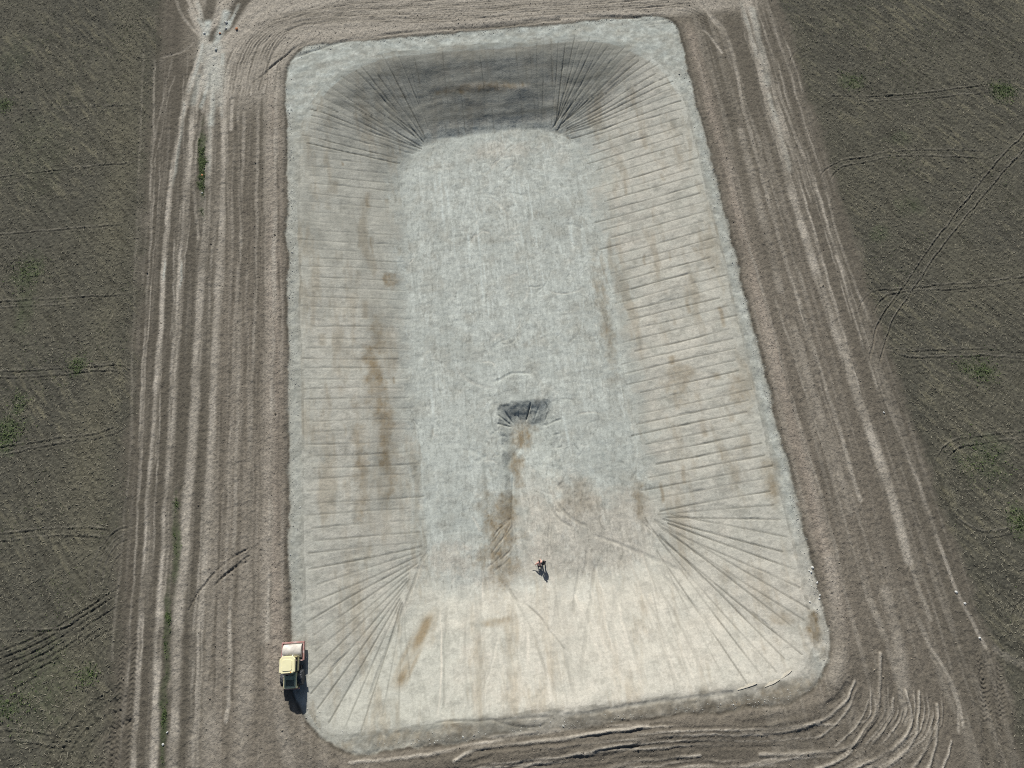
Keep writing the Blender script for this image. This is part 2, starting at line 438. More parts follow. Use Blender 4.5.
# tread prints
for ln, w, lug in ((P((52, 790), (66, 748), (85, 722), (105, 706), (125, 700)), .34, .52), (P((75, 790), (88, 752), (103, 735), (128, 722)), .34, .52),
                   (P((60, 790), (76, 745), (98, 722), (120, 712)), .2, .5), (P((112, 790), (116, 745), (120, 690), (124, 640)), .34, .5), (P((126, 790), (130, 740), (132, 690), (138, 630)), .3, .5),
                   (P((985, 660), (983, 690), (985, 735), (988, 780)), .42, .45), (P((995, 690), (1000, 720), (1004, 780)), .42, .45), (P((975, 650), (985, 690), (996, 740)), .3, .45),
                   (P((100, 790), (106, 752), (120, 730), (140, 716)), .34, .5), (P((118, 700), (114, 740), (112, 790)), .3, .5), (P((40, 790), (52, 750), (72, 722), (100, 700), (118, 690)), .3, .5), (P((1004, 640), (1000, 670), (1004, 720)), .4, .45)):
    stroke(ln, w, dh=-.05, lug=lug, masks={'damp': .25}, edge=.3, breakup=.3, wobble=False)
# field ruts: pairs of thin wheel lines, and turning arcs
RUTS = [
    P((1036, 122), (1000, 160), (940, 235), (905, 285), (880, 320), (872, 345), (869, 365)), P((1036, 137), (1005, 172), (950, 237), (917, 285), (893, 320), (884, 345), (878, 368)),
    P((1040, 276), (960, 284), (900, 290), (875, 293), (862, 303), (856, 318)), P((1040, 281), (950, 290), (900, 293), (882, 300), (871, 316)),
    P((1040, 352), (940, 350), (910, 352), (880, 347)), P((1040, 358), (940, 357), (908, 358), (884, 350)),
    P((1040, 432), (965, 440), (946, 447), (936, 460), (931, 476)), P((1040, 439), (968, 447), (951, 455), (943, 470)),
    P((1040, 520), (1008, 528), (985, 531), (966, 525), (952, 512)), P((1040, 526), (1010, 533), (988, 537), (970, 533)),
    P((986, 152), (916, 152), (857, 158), (834, 164), (823, 172), (818, 182)), P((986, 159), (900, 158), (852, 165), (836, 171), (828, 182)),
    P((986, 85), (930, 92), (880, 97), (812, 98)), P((1000, 92), (920, 99), (860, 103)), P((815, 47), (800, 50), (792, 58), (788, 68)), P((820, 53), (806, 56), (798, 66)),
    P((1032, 596), (1018, 603), (1012, 614), (1013, 630)), P((1032, 605), (1022, 612), (1019, 622)),
    P((-10, 112), (60, 110), (100, 107), (135, 106)), P((-10, 179), (60, 172), (110, 166), (140, 164)), P((-10, 237), (40, 233), (90, 228), (130, 224)),
    P((-10, 303), (60, 300), (110, 297), (132, 295)), P((-10, 309), (50, 307), (90, 304)), P((-10, 374), (40, 371), (90, 367), (120, 366), (132, 374), (134, 392)), P((-10, 380), (50, 377), (100, 371), (122, 374), (130, 388)),
    P((-10, 458), (40, 449), (90, 441), (118, 434), (130, 424)), P((-10, 450), (40, 443), (90, 436), (120, 427)), P((-10, 536), (30, 532), (90, 529), (112, 533)), P((-10, 543), (30, 540), (80, 537), (108, 540)),
    P((-10, 634), (40, 632), (62, 630), (85, 620)), P((-10, 734), (40, 734), (60, 735)), P((-10, 745), (40, 745), (75, 747)),
    P((139, 524), (118, 531), (104, 545), (94, 560), (89, 578), (92, 610)), P((138, 530), (122, 537), (108, 550), (99, 565), (95, 590)), P((134, 536), (116, 548), (105, 566), (100, 600)), P((130, 548), (115, 562), (108, 590), (106, 620)),
]
for k, ln in enumerate(RUTS):
    stroke(ln, .11, dh=-.10 if k < 2 else -.07, rim=.04, masks={'damp': .45 if k < 2 else .34, 'straw': -.8}, edge=.6, breakup=.15 if k < 2 else .55, seed=300 + k, fade=1.5)
    stroke([q + np.array((.02, .30)) for q in ln], .09, masks={'dust': .30 if k < 2 else .18}, edge=.6, breakup=.3 if k < 2 else .6, seed=340 + k, fade=1.5)
for k in range(7):        # a bundle of diagonal tracks into the lower left of the field
    a = k * 7.5
    stroke(P((-20, 662 + a), (20, 645 + a * .95), (60, 626 + a * .85), (95, 604 + a * .8), (125, 585 + a * .9)), .12, dh=-.07, rim=.05, masks={'damp': .38, 'straw': -.6}, edge=.6, breakup=.85, fade=2.0, seed=350 + k)
for k, ln in enumerate([P((190, 610), (200, 590), (220, 568), (247, 550)), P((215, 585), (230, 572), (247, 563)), P((222, 578), (238, 566), (250, 557))]):
    stroke(ln, .12, dh=-.10, masks={'damp': .45}, lug=.5, breakup=.4, seed=370 + k)
# cultivation texture of the fields: slanted passes and a rough tilth
cu = X * math.cos(.62) + Y * math.sin(.62)
cv = -X * math.sin(.62) + Y * math.cos(.62)
till = fbm(cu * 2.6, cv * .45, 1.0, 400, 3, .6) - .5
rough = (noise2(X, Y, .27, 402) - .5) * .8 + (noise2(X, Y, .55, 403) - .5) * .35 + RNG.uniform(-.5, .5, X.shape) * .55
M['straw'] = np.maximum(M['straw'], field * np.clip((till + .02) * 2.0, 0, .55) * fbm(X, Y, 8, 408, 3))
M['damp'] = np.maximum(M['damp'], field * np.clip((-till - .03) * 2.2, 0, .45))
near = (np.abs(X - 10) < 95) & (Y < 105) & (Y > -25)
Z += np.where(near, field * (till * .12 + rough * .10), 0)
Z += np.where(near, track * ((fbm(X, Y, .55, 406, 3, .8) - .5) * .17 + (fbm(X * 2.2, Y * .5, .8, 407, 2) - .5) * .05), 0)
# crumbs pushed out in strips beside the wheel lanes
for k, (ln, w) in enumerate([(P((829, 560), (834, 600), (838, 650), (834, 680)), .7), (P((885, 590), (897, 640), (903, 690)), .6), (P((740, 130), (752, 180), (770, 245), (780, 290)), .5), (P((795, 330), (815, 400), (835, 460), (850, 510)), .5),
                             (P((268, 80), (270, 200), (270, 330), (268, 480), (266, 640)), .7), (P((246, 540), (246, 620), (245, 700), (240, 768)), .8), (P((210, 690), (212, 730), (210, 768)), .8), (P((280, 640), (278, 700), (290, 760)), .6)]):
    stroke(ln, w, dh=.05, masks={'dust': .38, 'damp': -.5}, edge=.7, breakup=.5, seed=420 + k)

# ---- the clay pit
clay = 1 - soil
streak = fbm(X * 1.4, Y * .22, 1.5, 501, 4, .6)
mott = fbm(X, Y, 1.6, 502, 4, .62)
floor_m = sstep(.24, .0, T + (mott - .5) * .30) * in_pit
M['warm'] = np.clip(clay * (which == 1) * slope_m * (.30 + .9 * (mott - .4)) * sstep(0, .4, T + (mott - .5) * .5) * sstep(1.03, .85, T + (mott - .5) * .2), 0, 1)
M['warm'] = np.maximum(M['warm'], clay * slope_m * (which == 0) * (.22 + .8 * (mott - .4)) * sstep(0, .5, T + (mott - .5) * .6) * sstep(1.03, .85, T))
M['warm'] = np.maximum(M['warm'], clay * sstep(10.5, 2.5, Y + (mott - .5) * 9 + (streak - .5) * 5) * sstep(-14, -3, X + 9 * (mott - .5) - (8 - Y) * .3) * (.62 + .9 * (mott - .45)))
M['blue'] = floor_m * np.clip(.60 + 1.2 * (mott - .5), 0, 1)
rim_blue = np.exp(-((d_edge + .75) / .6) ** 2) * clay
M['blue'] = np.maximum(M['blue'], rim_blue * np.clip((.22 * sstep(-6, 4, Y) + .25 * (X > 28)) * (.35 + 1.1 * fbm(X, Y, 1.0, 503, 4, .7)), 0, 1))
M['blue'] = np.maximum(M['blue'], clay * (d_crest < 1.0) * sstep(60, 76, Y) * np.clip(1.6 * fbm(X * .6, Y, 1.4, 504, 4, .7) - .35, 0, .75))
M['damp'] = np.maximum(M['damp'], clay * (d_crest < .3) * np.clip((fbm(X, Y, .8, 506, 4, .8) - .26) * 1.5, 0, .5))
M['ochre'] = clay * slope_m * np.clip((fbm(X * 1.1, Y * .25, 2.2, 505, 5, .7) - .52) * 2.0, 0, .38) * np.where(which == 3, .6, 1.0)
M['damp'] = np.where(clay > .5, np.maximum(M['damp'] * clay, clay * np.clip((fbm(X * .8, Y * 1.3, .75, 511, 4, .75) - .52) * 1.5, 0, .30)), M['damp'])
fstreak = fbm(X * 4.2, Y * .42, 1.3, 522, 4, .7)
M['damp'] = np.maximum(M['damp'], floor_m * np.clip((fstreak - .50) * 2.6, 0, .36))
big = fbm(X * 1.3, Y * .6, 4.5, 520, 4, .6)
M['damp'] = np.maximum(M['damp'], floor_m * np.clip((big - .48) * 2.0, 0, .34))
M['damp'] = np.maximum(M['damp'], floor_m * (.55 + big) * np.clip((fbm(X * 2.6, Y * .8, .7, 507, 4, .85) - .47) * 2.3, 0, .52))
M['damp'] = np.maximum(M['damp'], floor_m * np.clip((fbm(X, Y, .8, 508, 4, .8) - .56) * 2.4, 0, .42))
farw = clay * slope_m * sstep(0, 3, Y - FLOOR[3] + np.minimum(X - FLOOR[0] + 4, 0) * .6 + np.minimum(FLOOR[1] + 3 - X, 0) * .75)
M['damp'] = np.maximum(M['damp'], farw * (.44 + 1.1 * (fbm(X * .18, Y * 1.8, 1.2, 509, 5, .75) - .45)))  # north batter faces away from the sun: extra shade painted into its clay
toe_band = np.exp(-((T - .10) / .08) ** 2) * clay * slope_m * ((which == 1) | (which == 0))
M['damp'] = np.maximum(M['damp'], toe_band * np.clip(-.25 + 1.0 * fbm(X, Y * .4, 3, 510, 4, .6), 0, .40) * sstep(5, 14, Y))
ul = clay * slope_m * sstep(36, 52, Y) * sstep(5, -6, X)
M['damp'] = np.maximum(M['damp'], ul * np.clip(.05 + 1.1 * (fbm(X * .9, Y * .5, 1.6, 521, 5, .7) - .35), 0, .42))
M['warm'] *= 1 - .7 * ul
zf = -DEPTH
zm = -DEPTH * .5
for a in ((372, 372, 9, 34, 'ochre', .9, zm), (378, 330, 7, 22, 'ochre', .55, zm), (383, 430, 8, 60, 'ochre', .6, zm), (388, 277, 6, 8, 'ochre', .8, zm), (360, 465, 6, 50, 'ochre', .5, zm),
          (432, 620, 5, 12, 'ochre', .4, zm), (497, 543, 17, 38, 'ochre', .95, zf), (505, 515, 12, 22, 'ochre', .6, zf), (521, 436, 15, 12, 'ochre', .75, zf - .8), (516, 462, 7, 24, 'ochre', .8, zf),
          (506, 520, 10, 18, 'ochre', .6, zf), (500, 622, 14, 4, 'ochre', .5, zm), (575, 500, 22, 18, 'ochre', .28, zf), (605, 320, 7, 60, 'ochre', .45, zf), (640, 500, 7, 24, 'ochre', .5, zf),
          (680, 380, 14, 20, 'ochre', .38, zm), (735, 395, 9, 20, 'ochre', .42, zm), (765, 480, 8, 22, 'ochre', .5, zm), (775, 620, 10, 6, 'ochre', .35, zm), (475, 90, 58, 5, 'ochre', .7, zm),
          (815, 630, 7, 18, 'ochre', .9, 0), (735, 704, 34, 5, 'ochre', .8, 0), (790, 690, 22, 8, 'ochre', .6, 0), (640, 712, 50, 5, 'ochre', .4, 0), (420, 735, 60, 6, 'ochre', .45, 0),
          *[(430 + 17 * q, 560 + (q * 37) % 34, 16 + (q * 13) % 14, 9 + (q * 7) % 10, ('blue', 'warm', 'damp')[q % 3], (.8, .85, .28)[q % 3], zf) for q in range(15)],
          (350, 232, 6, 48, 'damp', .5, zm), (405, 160, 14, 26, 'damp', .35, zm), (505, 480, 9, 48, 'damp', .6, zf), (545, 345, 60, 24, 'damp', .14, zf), (600, 465, 45, 22, 'damp', .5, zf), (575, 425, 26, 30, 'damp', .4, zf), (470, 430, 26, 40, 'damp', .3, zf), (620, 440, 12, 40, 'damp', .4, zf), (430, 470, 12, 60, 'damp', .3, zf), (700, 620, 12, 4, 'damp', .3, zm),
          (565, 520, 45, 42, 'warm', .85, zf), (590, 560, 60, 20, 'warm', .8, zf), (535, 490, 16, 26, 'warm', .5, zf), (500, 150, 50, 12, 'warm', .6, zf), (560, 155, 14, 12, 'warm', .4, zf), (450, 560, 30, 18, 'warm', .3, zf),
          (475, 460, 40, 60, 'blue', .8, zf), (600, 450, 40, 26, 'blue', .9, zf), (300, 90, 14, 30, 'blue', .7, 0), (820, 668, 12, 16, 'blue', .6, 0)):
    stain(*a[:6], z=a[6], seed=int(a[0]) % 13)
zone_c = clay * sstep(16.5 + 4 * (mott - .5), 12.5, Y + (fbm(X, Y, 2.2, 516, 4, .65) - .5) * 6) * sstep(-.5, 4.5, X + (mott - .5) * 6) * sstep(0.25, .0, T)
M['warm'] = np.maximum(M['warm'], zone_c * np.clip(.25 + 1.1 * fbm(X, Y, 1.4, 517, 4, .7), 0, .85))
M['blue'] *= 1 - .85 * zone_c
for o, a_ in ((0, .95), (6, .5), (-7, .45)):
    stroke(P((436 + o, 604), (418 + o, 638), (396 + o, 692), z=zm), .5 if o == 0 else .25, dh=-.02, masks={'ochre': a_}, edge=.9, breakup=.6, fade=2, seed=60 + o)
# ledge half way up the north batter, its sunlit top painted paler
stroke(P((428, 90), (470, 89), (537, 88), z=-2.2), .38, dh=.06, masks={'damp': -.85, 'warm': .6}, edge=.8, breakup=.7, seed=4, fade=2)
for k in range(9):       # old horizontal scrape lines on the north batter
    t = .12 + .095 * k
    yy = FLOOR[3] + t * (CREST[3] - FLOOR[3])
    stroke([(-9 + k, yy - 1.0), (-1, yy + .1), (6, yy + .2), (14, yy), (20, yy - 1.6)], .35, dh=.02 * (1 if k % 2 else -1), masks={'damp': .3} if k % 2 else {'warm': .25}, breakup=.95, seed=520 + k, edge=.7)


def on_rrect(R_, inset=0.0):
    """points round a rounded rectangle, 0.05 m apart, anticlockwise from the middle of its right side"""
    x0, x1, y0, y1, nl, nr, flr, frr = R_
    out = []
    def arc(cx, cy, r, a0, a1):
        n = max(2, int(abs(a1 - a0) * r / .05))
        for k in range(n):
            a = a0 + (a1 - a0) * k / n
            out.append((cx + r * math.cos(a), cy + r * math.sin(a)))
    def seg(a, b):
        n = max(1, int(math.dist(a, b) / .05))
        for k in range(n):
            out.append((a[0] + (b[0] - a[0]) * k / n, a[1] + (b[1] - a[1]) * k / n))
    h = math.pi / 2
    seg((x1, y0 + nr), (x1, y1 - frr)); arc(x1 - frr, y1 - frr, frr, 0, h)
    seg((x1 - frr, y1), (x0 + flr, y1)); arc(x0 + flr, y1 - flr, flr, h, 2 * h)
    seg((x0, y1 - flr), (x0, y0 + nl)); arc(x0 + nl, y0 + nl, nl, 2 * h, 3 * h)
    seg((x0 + nl, y0), (x1 - nr, y0)); arc(x1 - nr, y0 + nr, nr, 3 * h, 4 * h)
    return np.array(out)


stroke([(-23.2, 2.2), (-23.15, 14), (-23.1, 30), (-23.1, 48)], .95, dh=-.03, masks={'damp': .22}, edge=.12, breakup=.3, fade=2, seed=77)
# bucket passes: a joint runs from toe to crest about every metre and a half, fanning round the corners
crest_pts, floor_pts = on_rrect(CREST), on_rrect(FLOOR)
FAN = {'nl': np.array((-8.6, 11.3)), 'nr': np.array((16.9, 11.7)), 'fl': np.array((-4.2, 68.9)), 'fr': np.array((13.6, 68.2))}
pos = 0
k = 0
rnd = random.Random(3)
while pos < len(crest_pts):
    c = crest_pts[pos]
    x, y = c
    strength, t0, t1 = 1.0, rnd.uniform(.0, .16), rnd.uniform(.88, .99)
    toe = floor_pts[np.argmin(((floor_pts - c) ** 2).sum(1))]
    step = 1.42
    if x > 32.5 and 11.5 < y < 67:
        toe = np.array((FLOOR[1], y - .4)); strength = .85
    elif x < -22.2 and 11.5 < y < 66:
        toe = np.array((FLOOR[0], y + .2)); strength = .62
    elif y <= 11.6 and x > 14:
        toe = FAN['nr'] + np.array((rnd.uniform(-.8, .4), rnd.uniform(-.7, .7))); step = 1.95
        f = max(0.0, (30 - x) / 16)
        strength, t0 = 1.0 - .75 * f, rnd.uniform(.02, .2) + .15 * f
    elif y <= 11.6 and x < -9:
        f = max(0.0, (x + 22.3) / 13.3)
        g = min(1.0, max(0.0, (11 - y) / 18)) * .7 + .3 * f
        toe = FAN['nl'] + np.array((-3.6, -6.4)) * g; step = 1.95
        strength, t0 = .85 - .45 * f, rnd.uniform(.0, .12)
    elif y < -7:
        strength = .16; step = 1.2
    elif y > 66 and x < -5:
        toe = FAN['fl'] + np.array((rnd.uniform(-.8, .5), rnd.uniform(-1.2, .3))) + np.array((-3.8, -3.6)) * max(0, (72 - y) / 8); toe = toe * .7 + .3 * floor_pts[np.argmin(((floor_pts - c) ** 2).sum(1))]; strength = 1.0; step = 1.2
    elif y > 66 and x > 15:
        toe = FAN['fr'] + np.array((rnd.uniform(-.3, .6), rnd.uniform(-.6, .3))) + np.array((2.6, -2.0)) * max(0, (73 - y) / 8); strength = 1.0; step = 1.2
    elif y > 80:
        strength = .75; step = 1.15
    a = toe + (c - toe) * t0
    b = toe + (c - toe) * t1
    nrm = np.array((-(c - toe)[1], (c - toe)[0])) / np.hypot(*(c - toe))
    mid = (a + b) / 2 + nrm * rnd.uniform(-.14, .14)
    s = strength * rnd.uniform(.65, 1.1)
    stroke([a, mid, b], .085, dh=-.05 * s, masks={'damp': min(.95, .92 * s), 'blue': -.4 * s}, edge=.6, breakup=.4, seed=600 + k, wobble=False)  # the groove's shade is painted in as a dark line
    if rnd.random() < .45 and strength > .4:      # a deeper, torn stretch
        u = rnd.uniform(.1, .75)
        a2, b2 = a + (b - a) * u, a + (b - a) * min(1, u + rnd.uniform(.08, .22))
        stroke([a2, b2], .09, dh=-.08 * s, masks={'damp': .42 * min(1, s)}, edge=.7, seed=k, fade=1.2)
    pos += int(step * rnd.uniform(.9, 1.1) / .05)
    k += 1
# roller and bucket relief over the batters and floor
Z += clay * in_pit * ((fbm(X, Y, 1.2, 530, 3, .55) - .5) * .07 + (fbm(X * .8, Y * 2.4, .9, 531, 2) - .5) * .035)
Z += clay * floor_m * (fbm(X * 1.1, Y * .7, .7, 532, 3, .65) - .5) * .10
Z += clay * (d_crest < 0) * (fbm(X, Y, .8, 533, 3, .65) - .5) * .14
# wheel marks on the floor and the near batter
for k, (ln, w, am) in enumerate([
    (P((505, 580), (520, 610), (535, 640), (548, 680), (556, 700), z=zm), .16, .38), (P((520, 600), (535, 612), (552, 634), (568, 655), z=zm), .10, .6),
    (P((598, 560), (592, 600), (585, 640), (580, 680), z=zm), .22, .42), (P((582, 560), (576, 590), (573, 620), z=zm), .16, .36), (P((588, 545), (583, 580), z=zf), .2, .4),
    (P((446, 600), (445, 650), (445, 715), z=zm), .12, .36), (P((470, 600), (468, 640), (470, 680), z=zm), .3, .2), (P((548, 460), (549, 520), (548, 556), z=zf), .09, .4),
    (P((553, 490), (558, 505), (572, 520), (590, 528), z=zf), .18, .45), (P((548, 500), (556, 518), (575, 530), z=zf), .16, .4), (P((590, 535), (620, 545), (650, 560), (680, 572), z=zf), .2, .35),
    (P((490, 560), (505, 585), (520, 605), z=zf), .16, .5), (P((513, 470), (512, 510), (514, 545), z=zf), .1, .5), (P((620, 590), (612, 640), (615, 680), z=zm), .35, .16), (P((560, 590), (556, 640), (560, 700), z=zm), .35, .18),
    (P((500, 590), (505, 640), (512, 700), z=zm), .35, .16), (P((660, 570), (690, 600), (720, 640), z=zm), .2, .25), (P((428, 545), (420, 560), (405, 600), (390, 640), (370, 700), z=zm), .14, .35),
    (P((490, 720), (520, 726), (540, 726), (553, 719), z=0), .09, .75), (P((430, 722), (480, 721), (530, 718), (556, 717), z=0), .09, .6), (P((600, 722), (625, 722), (640, 730), z=0), .12, .5),
    (P((560, 716), (600, 712), (650, 702), (700, 697), (740, 690), z=0), .2, .32), (P((492, 384), (512, 372), (534, 372), z=zf), .16, .3),
]):
    stroke(ln, w, dh=-.06, masks={'damp': am}, edge=.5, breakup=.35, fade=1.0, seed=700 + k)
for k in range(14):       # bucket scratches in the brown trench bank
    a = at(486 + rnd.uniform(0, 18), 528 + k * 3.2, zf)
    stroke([a, a + np.array((rnd.uniform(1.0, 2.2), rnd.uniform(.8, 1.9)))], .08, dh=-.04, masks={'damp': .32} if k % 2 else {'warm': .8}, fade=.3, seed=k)
blot = fbm(X * 2.0, Y * .5, 1.25, 523, 6, .78)
M['damp'] = np.maximum(M['damp'], floor_m * sstep(.53, .66, blot) * .34)
M['blue'] = np.maximum(M['blue'], floor_m * sstep(.47, .34, blot) * .7)
M['damp'] *= 1 - .45 * floor_m * sstep(.44, .34, blot)
M['damp'] = np.maximum(M['damp'], clay * slope_m * (which == 0) * sstep(.62, .40, T) * sstep(6, 16, Y) * np.clip(.12 + .9 * (fbm(X * .9, Y * .35, 2.4, 525, 5, .7) - .38), 0, .42))
M['damp'] = np.maximum(M['damp'], clay * slope_m * sstep(.57, .68, fbm(X * .8, Y * .9, 1.5, 524, 6, .72)) * .30)
for k in range(110):      # lengthwise crawler and grader passes over the floor
    x0 = rnd.uniform(-8.0, 16.8)
    y0 = rnd.uniform(9, 60)
    ln_ = rnd.uniform(4, 22)
    dx_ = rnd.uniform(-.6, .6)
    stroke([(x0, y0), (x0 + dx_ * .5 + rnd.uniform(-.2, .2), y0 + ln_ * .5), (x0 + dx_, min(67.5, y0 + ln_))], rnd.uniform(.07, .26), dh=-.025, masks={'damp': rnd.uniform(.18, .42)} if k % 3 else {'damp': -.55, 'blue': .8}, fade=2.5, breakup=.9, seed=1000 + k, edge=.7)
for k in range(170):      # short scuffs and turning marks on the floor
    x0, y0, a0 = rnd.uniform(-8, 17), rnd.uniform(10, 68), rnd.uniform(0, 6.28)
    if k % 2:
        a0 = math.pi / 2 + rnd.uniform(-.5, .5)
    L_, cv_ = rnd.uniform(.6, 2.6), rnd.uniform(-.9, .9)
    stroke([(x0, y0), (x0 + math.cos(a0) * L_ * .5, y0 + math.sin(a0) * L_ * .5), (x0 + math.cos(a0 + cv_) * L_, y0 + math.sin(a0 + cv_) * L_)], rnd.uniform(.06, .15), dh=-.03, masks={'damp': rnd.uniform(.25, .65)} if k % 4 else {'damp': -.7, 'warm': .4}, fade=.5, breakup=.5, seed=1700 + k, edge=.8)
for k in range(120):      # smears and slumps down the long batters
    rt_ = k % 2
    y0 = rnd.uniform(12, 66)
    x0 = rnd.uniform(18.5, 31) if rt_ else rnd.uniform(-21, -9.5)
    L_ = rnd.uniform(.6, 3.5)
    mk = rnd.choice(({'damp': rnd.uniform(.2, .5)}, {'ochre': rnd.uniform(.3, .6)}, {'damp': rnd.uniform(.2, .4)}))
    stroke([(x0, y0), (x0 + rnd.uniform(-.2, .2), y0 + L_ / 2), (x0 + rnd.uniform(-.3, .3), y0 + L_)], rnd.uniform(.12, .4), dh=-.02, masks=mk, fade=.5, breakup=.8, seed=1900 + k, edge=.9)
for k in range(34):       # tyre tracks fanning up the near ramp
    x0 = rnd.uniform(-9, 19)
    x1 = 4.5 + (x0 - 4.5) * rnd.uniform(.45, .95)
    y1 = rnd.uniform(3, 9)
    w_ = rnd.uniform(.08, .26)
    for o in (0.0, 1.7) if k % 4 == 0 else (0.0,):
        stroke([(x0 + o, -7.6), ((x0 + x1) / 2 + o + rnd.uniform(-.4, .4), (y1 - 7.6) / 2), (x1 + o, y1)], w_, dh=-.02, masks={'damp': rnd.uniform(.12, .34)} if k % 3 else {'damp': -.9, 'warm': .9}, fade=1.5, breakup=.7, seed=1200 + k, edge=.7)
for k in range(26):       # crawler turning arcs on the floor
    cx, cy, r = rnd.uniform(-5, 14), rnd.uniform(14, 65), rnd.uniform(1.5, 6)
    a0 = rnd.uniform(0, 6.28)
    pts = [(cx + r * math.cos(a0 + q * .25), cy + r * math.sin(a0 + q * .25)) for q in range(rnd.randint(3, 6))]
    stroke(pts, rnd.uniform(.1, .25), dh=-.04, masks={'damp': .3} if k % 3 else {'warm': .3}, fade=.8, breakup=.5, seed=730 + k)

# the sump: a steep north face, low sides and a trench that climbs out southwards
SX, SY_N, SY_S, SUMP = 4.7, 27.6, 9.2, 1.4
swob = (fbm(X, Y, 1.4, 541, 3) - .5)
s_depth = SUMP * np.clip((Y - SY_S) / (23.6 - SY_S), 0, 1) ** 1.25
s_half = np.where(Y > 16, 3.55, 3.55 - .06 * (16 - Y))
s_side = np.clip((s_half - np.abs(X - SX + swob * .5 + .35 * np.clip((22 - Y) / 10, 0, 1.5))) / 1.9, 0, 1) * SUMP
s_north = np.clip((SY_N - .35 * np.abs(X - SX - .2) ** 1.3 * .25 - Y + swob * .9) / 3.0, 0, 1) * SUMP
def smin(a, b, k_=.6):
    h_ = np.clip(.5 + .5 * (b - a) / k_, 0, 1)
    return np.maximum(b * (1 - h_) + a * h_ - k_ * h_ * (1 - h_), 0)


sump = smin(smin(s_depth, s_side), s_north)
stroke(P((490, 404), (500, 388), (525, 379), (548, 388), (560, 404), z=-DEPTH), .9, dh=.05, edge=.9, breakup=.7, fade=1.5, seed=12)
Z -= sump
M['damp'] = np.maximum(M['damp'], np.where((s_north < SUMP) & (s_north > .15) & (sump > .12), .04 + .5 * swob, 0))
M['damp'] = np.maximum(M['damp'], np.where((X < SX - 1) & (sump > .1) & (s_side < SUMP * .98), .30 + .3 * swob, 0))  # west side of the trench shaded by painting it darker
for k, (a, b, s) in enumerate([((512, 425), (496, 414), 1.2), ((514, 424), (503, 409), 1), ((513, 426), (495, 424), 1.3), ((526, 421), (531, 402), 1.5), ((521, 422), (517, 411), .6), ((542, 425), (551, 421), .8), ((543, 426), (563, 419), 1), ((545, 422), (548, 411), .9),
                               ((500, 445), (505, 445), .8), ((552, 436), (562, 434), .8), ((554, 449), (564, 447), .7), ((533, 422), (540, 404), .4), ((490, 435), (497, 434), .5), ((498, 437), (510, 436), .6)]):
    stroke([at(*a, zf - .7), at(*b, zf - .2)], .09, dh=-.10 * s, masks={'damp': min(1, .6 * s)}, edge=.7, fade=.5, wobble=False, seed=k)

# green strips between the lanes and in the fields
GREEN = [(202, 168, 4.2, 48, .75), (176, 540, 3.4, 40, .65), (168, 640, 3.2, 44, .6), (164, 730, 3.2, 50, .6)]
for g in GREEN:
    stain(g[0], g[1], g[2], g[3], 'green', g[4], rot=math.radians(1.5), seed=3)
for g in ((5, 105, 8, 8, .5), (28, 275, 14, 22, .4), (25, 310, 10, 20, .25), (78, 366, 8, 8, .6), (8, 432, 14, 18, .55), (20, 402, 7, 12, .4), (1003, 92, 14, 10, .6), (852, 82, 14, 10, .4), (980, 372, 12, 10, .55), (900, 138, 18, 8, .25), (966, 366, 10, 8, .3), (1020, 522, 10, 18, .5), (880, 235, 10, 10, .25), (910, 205, 16, 12, .22), (985, 460, 24, 22, .25), (88, 676, 8, 8, .4), (10, 708, 16, 6, .4), (45, 690, 30, 30, .2), (40, 150, 30, 60, .12), (15, 60, 20, 30, .15)):
    stain(*g[:4], 'green', g[4], seed=int(g[1]) % 11)
# chalky rubble ground into the junction of the lanes
for k, (a, b, w, q) in enumerate([((208, 18), (204, 38), .6, 1), ((230, 17), (225, 32), .45, .9), ((220, 42), (214, 52), .55, 1), ((216, 52), (210, 78), .8, .6), ((222, 50), (221, 70), .4, .6), ((196, 14), (206, 36), .35, .5),
                                  ((165, 258), (163, 284), .14, .5), ((182, 258), (180, 290), .14, .45), ((212, 40), (213, 100), 1.5, .5), ((206, 26), (200, 66), .7, .55), ((228, 8), (214, 48), .6, .7), ((200, 70), (192, 110), .5, .4), ((221, 60), (219, 110), .6, .45), ((204, 40), (188, 96), .3, .55), ((214, 78), (210, 130), .45, .6), ((219, 60), (222, 120), .2, .5), ((212, 66), (200, 112), .25, .55), ((240, 2), (226, 30), .3, .6), ((196, 0), (204, 30), .3, .6), ((185, 100), (172, 190), .2, .4), ((209, 110), (207, 190), .3, .35), ((752, 5), (768, 90), .5, .35), ((768, 90), (790, 175), .35, .3), ((740, 0), (758, 60), .3, .3)]):
    stroke(P(a, ((a[0] + b[0]) / 2 + 1, (a[1] + b[1]) / 2), b), w, masks={'clay': q, 'blue': q, 'damp': -.95}, edge=.8, breakup=.4, fade=1.0, seed=800 + k)
# the near rim is smeared with soil
M['clay'] = np.where(clay > .02, M['clay'] * (1 - .85 * sstep(-7.6, -9.7, Y + (mott - .5) * 2.5 + 2.4 * sstep(-4, -19, X)) * np.clip(.2 + 1.3 * fbm(X * .5, Y * 1.4, 1.4, 515, 4, .65), 0, 1)), M['clay'])
left_dark = track * sstep(-32.5, -34.5, X) * (Y < 82)
M['damp'] = np.maximum(M['damp'], left_dark * (1 - M['dust']) * .47)
right_dark = track * sstep(37, 44, X) * (Y < 82)
M['damp'] = np.maximum(M['damp'], right_dark * (1 - M['dust']) * .34)
for k in M:
    M[k] = np.clip(M[k], 0, 1)


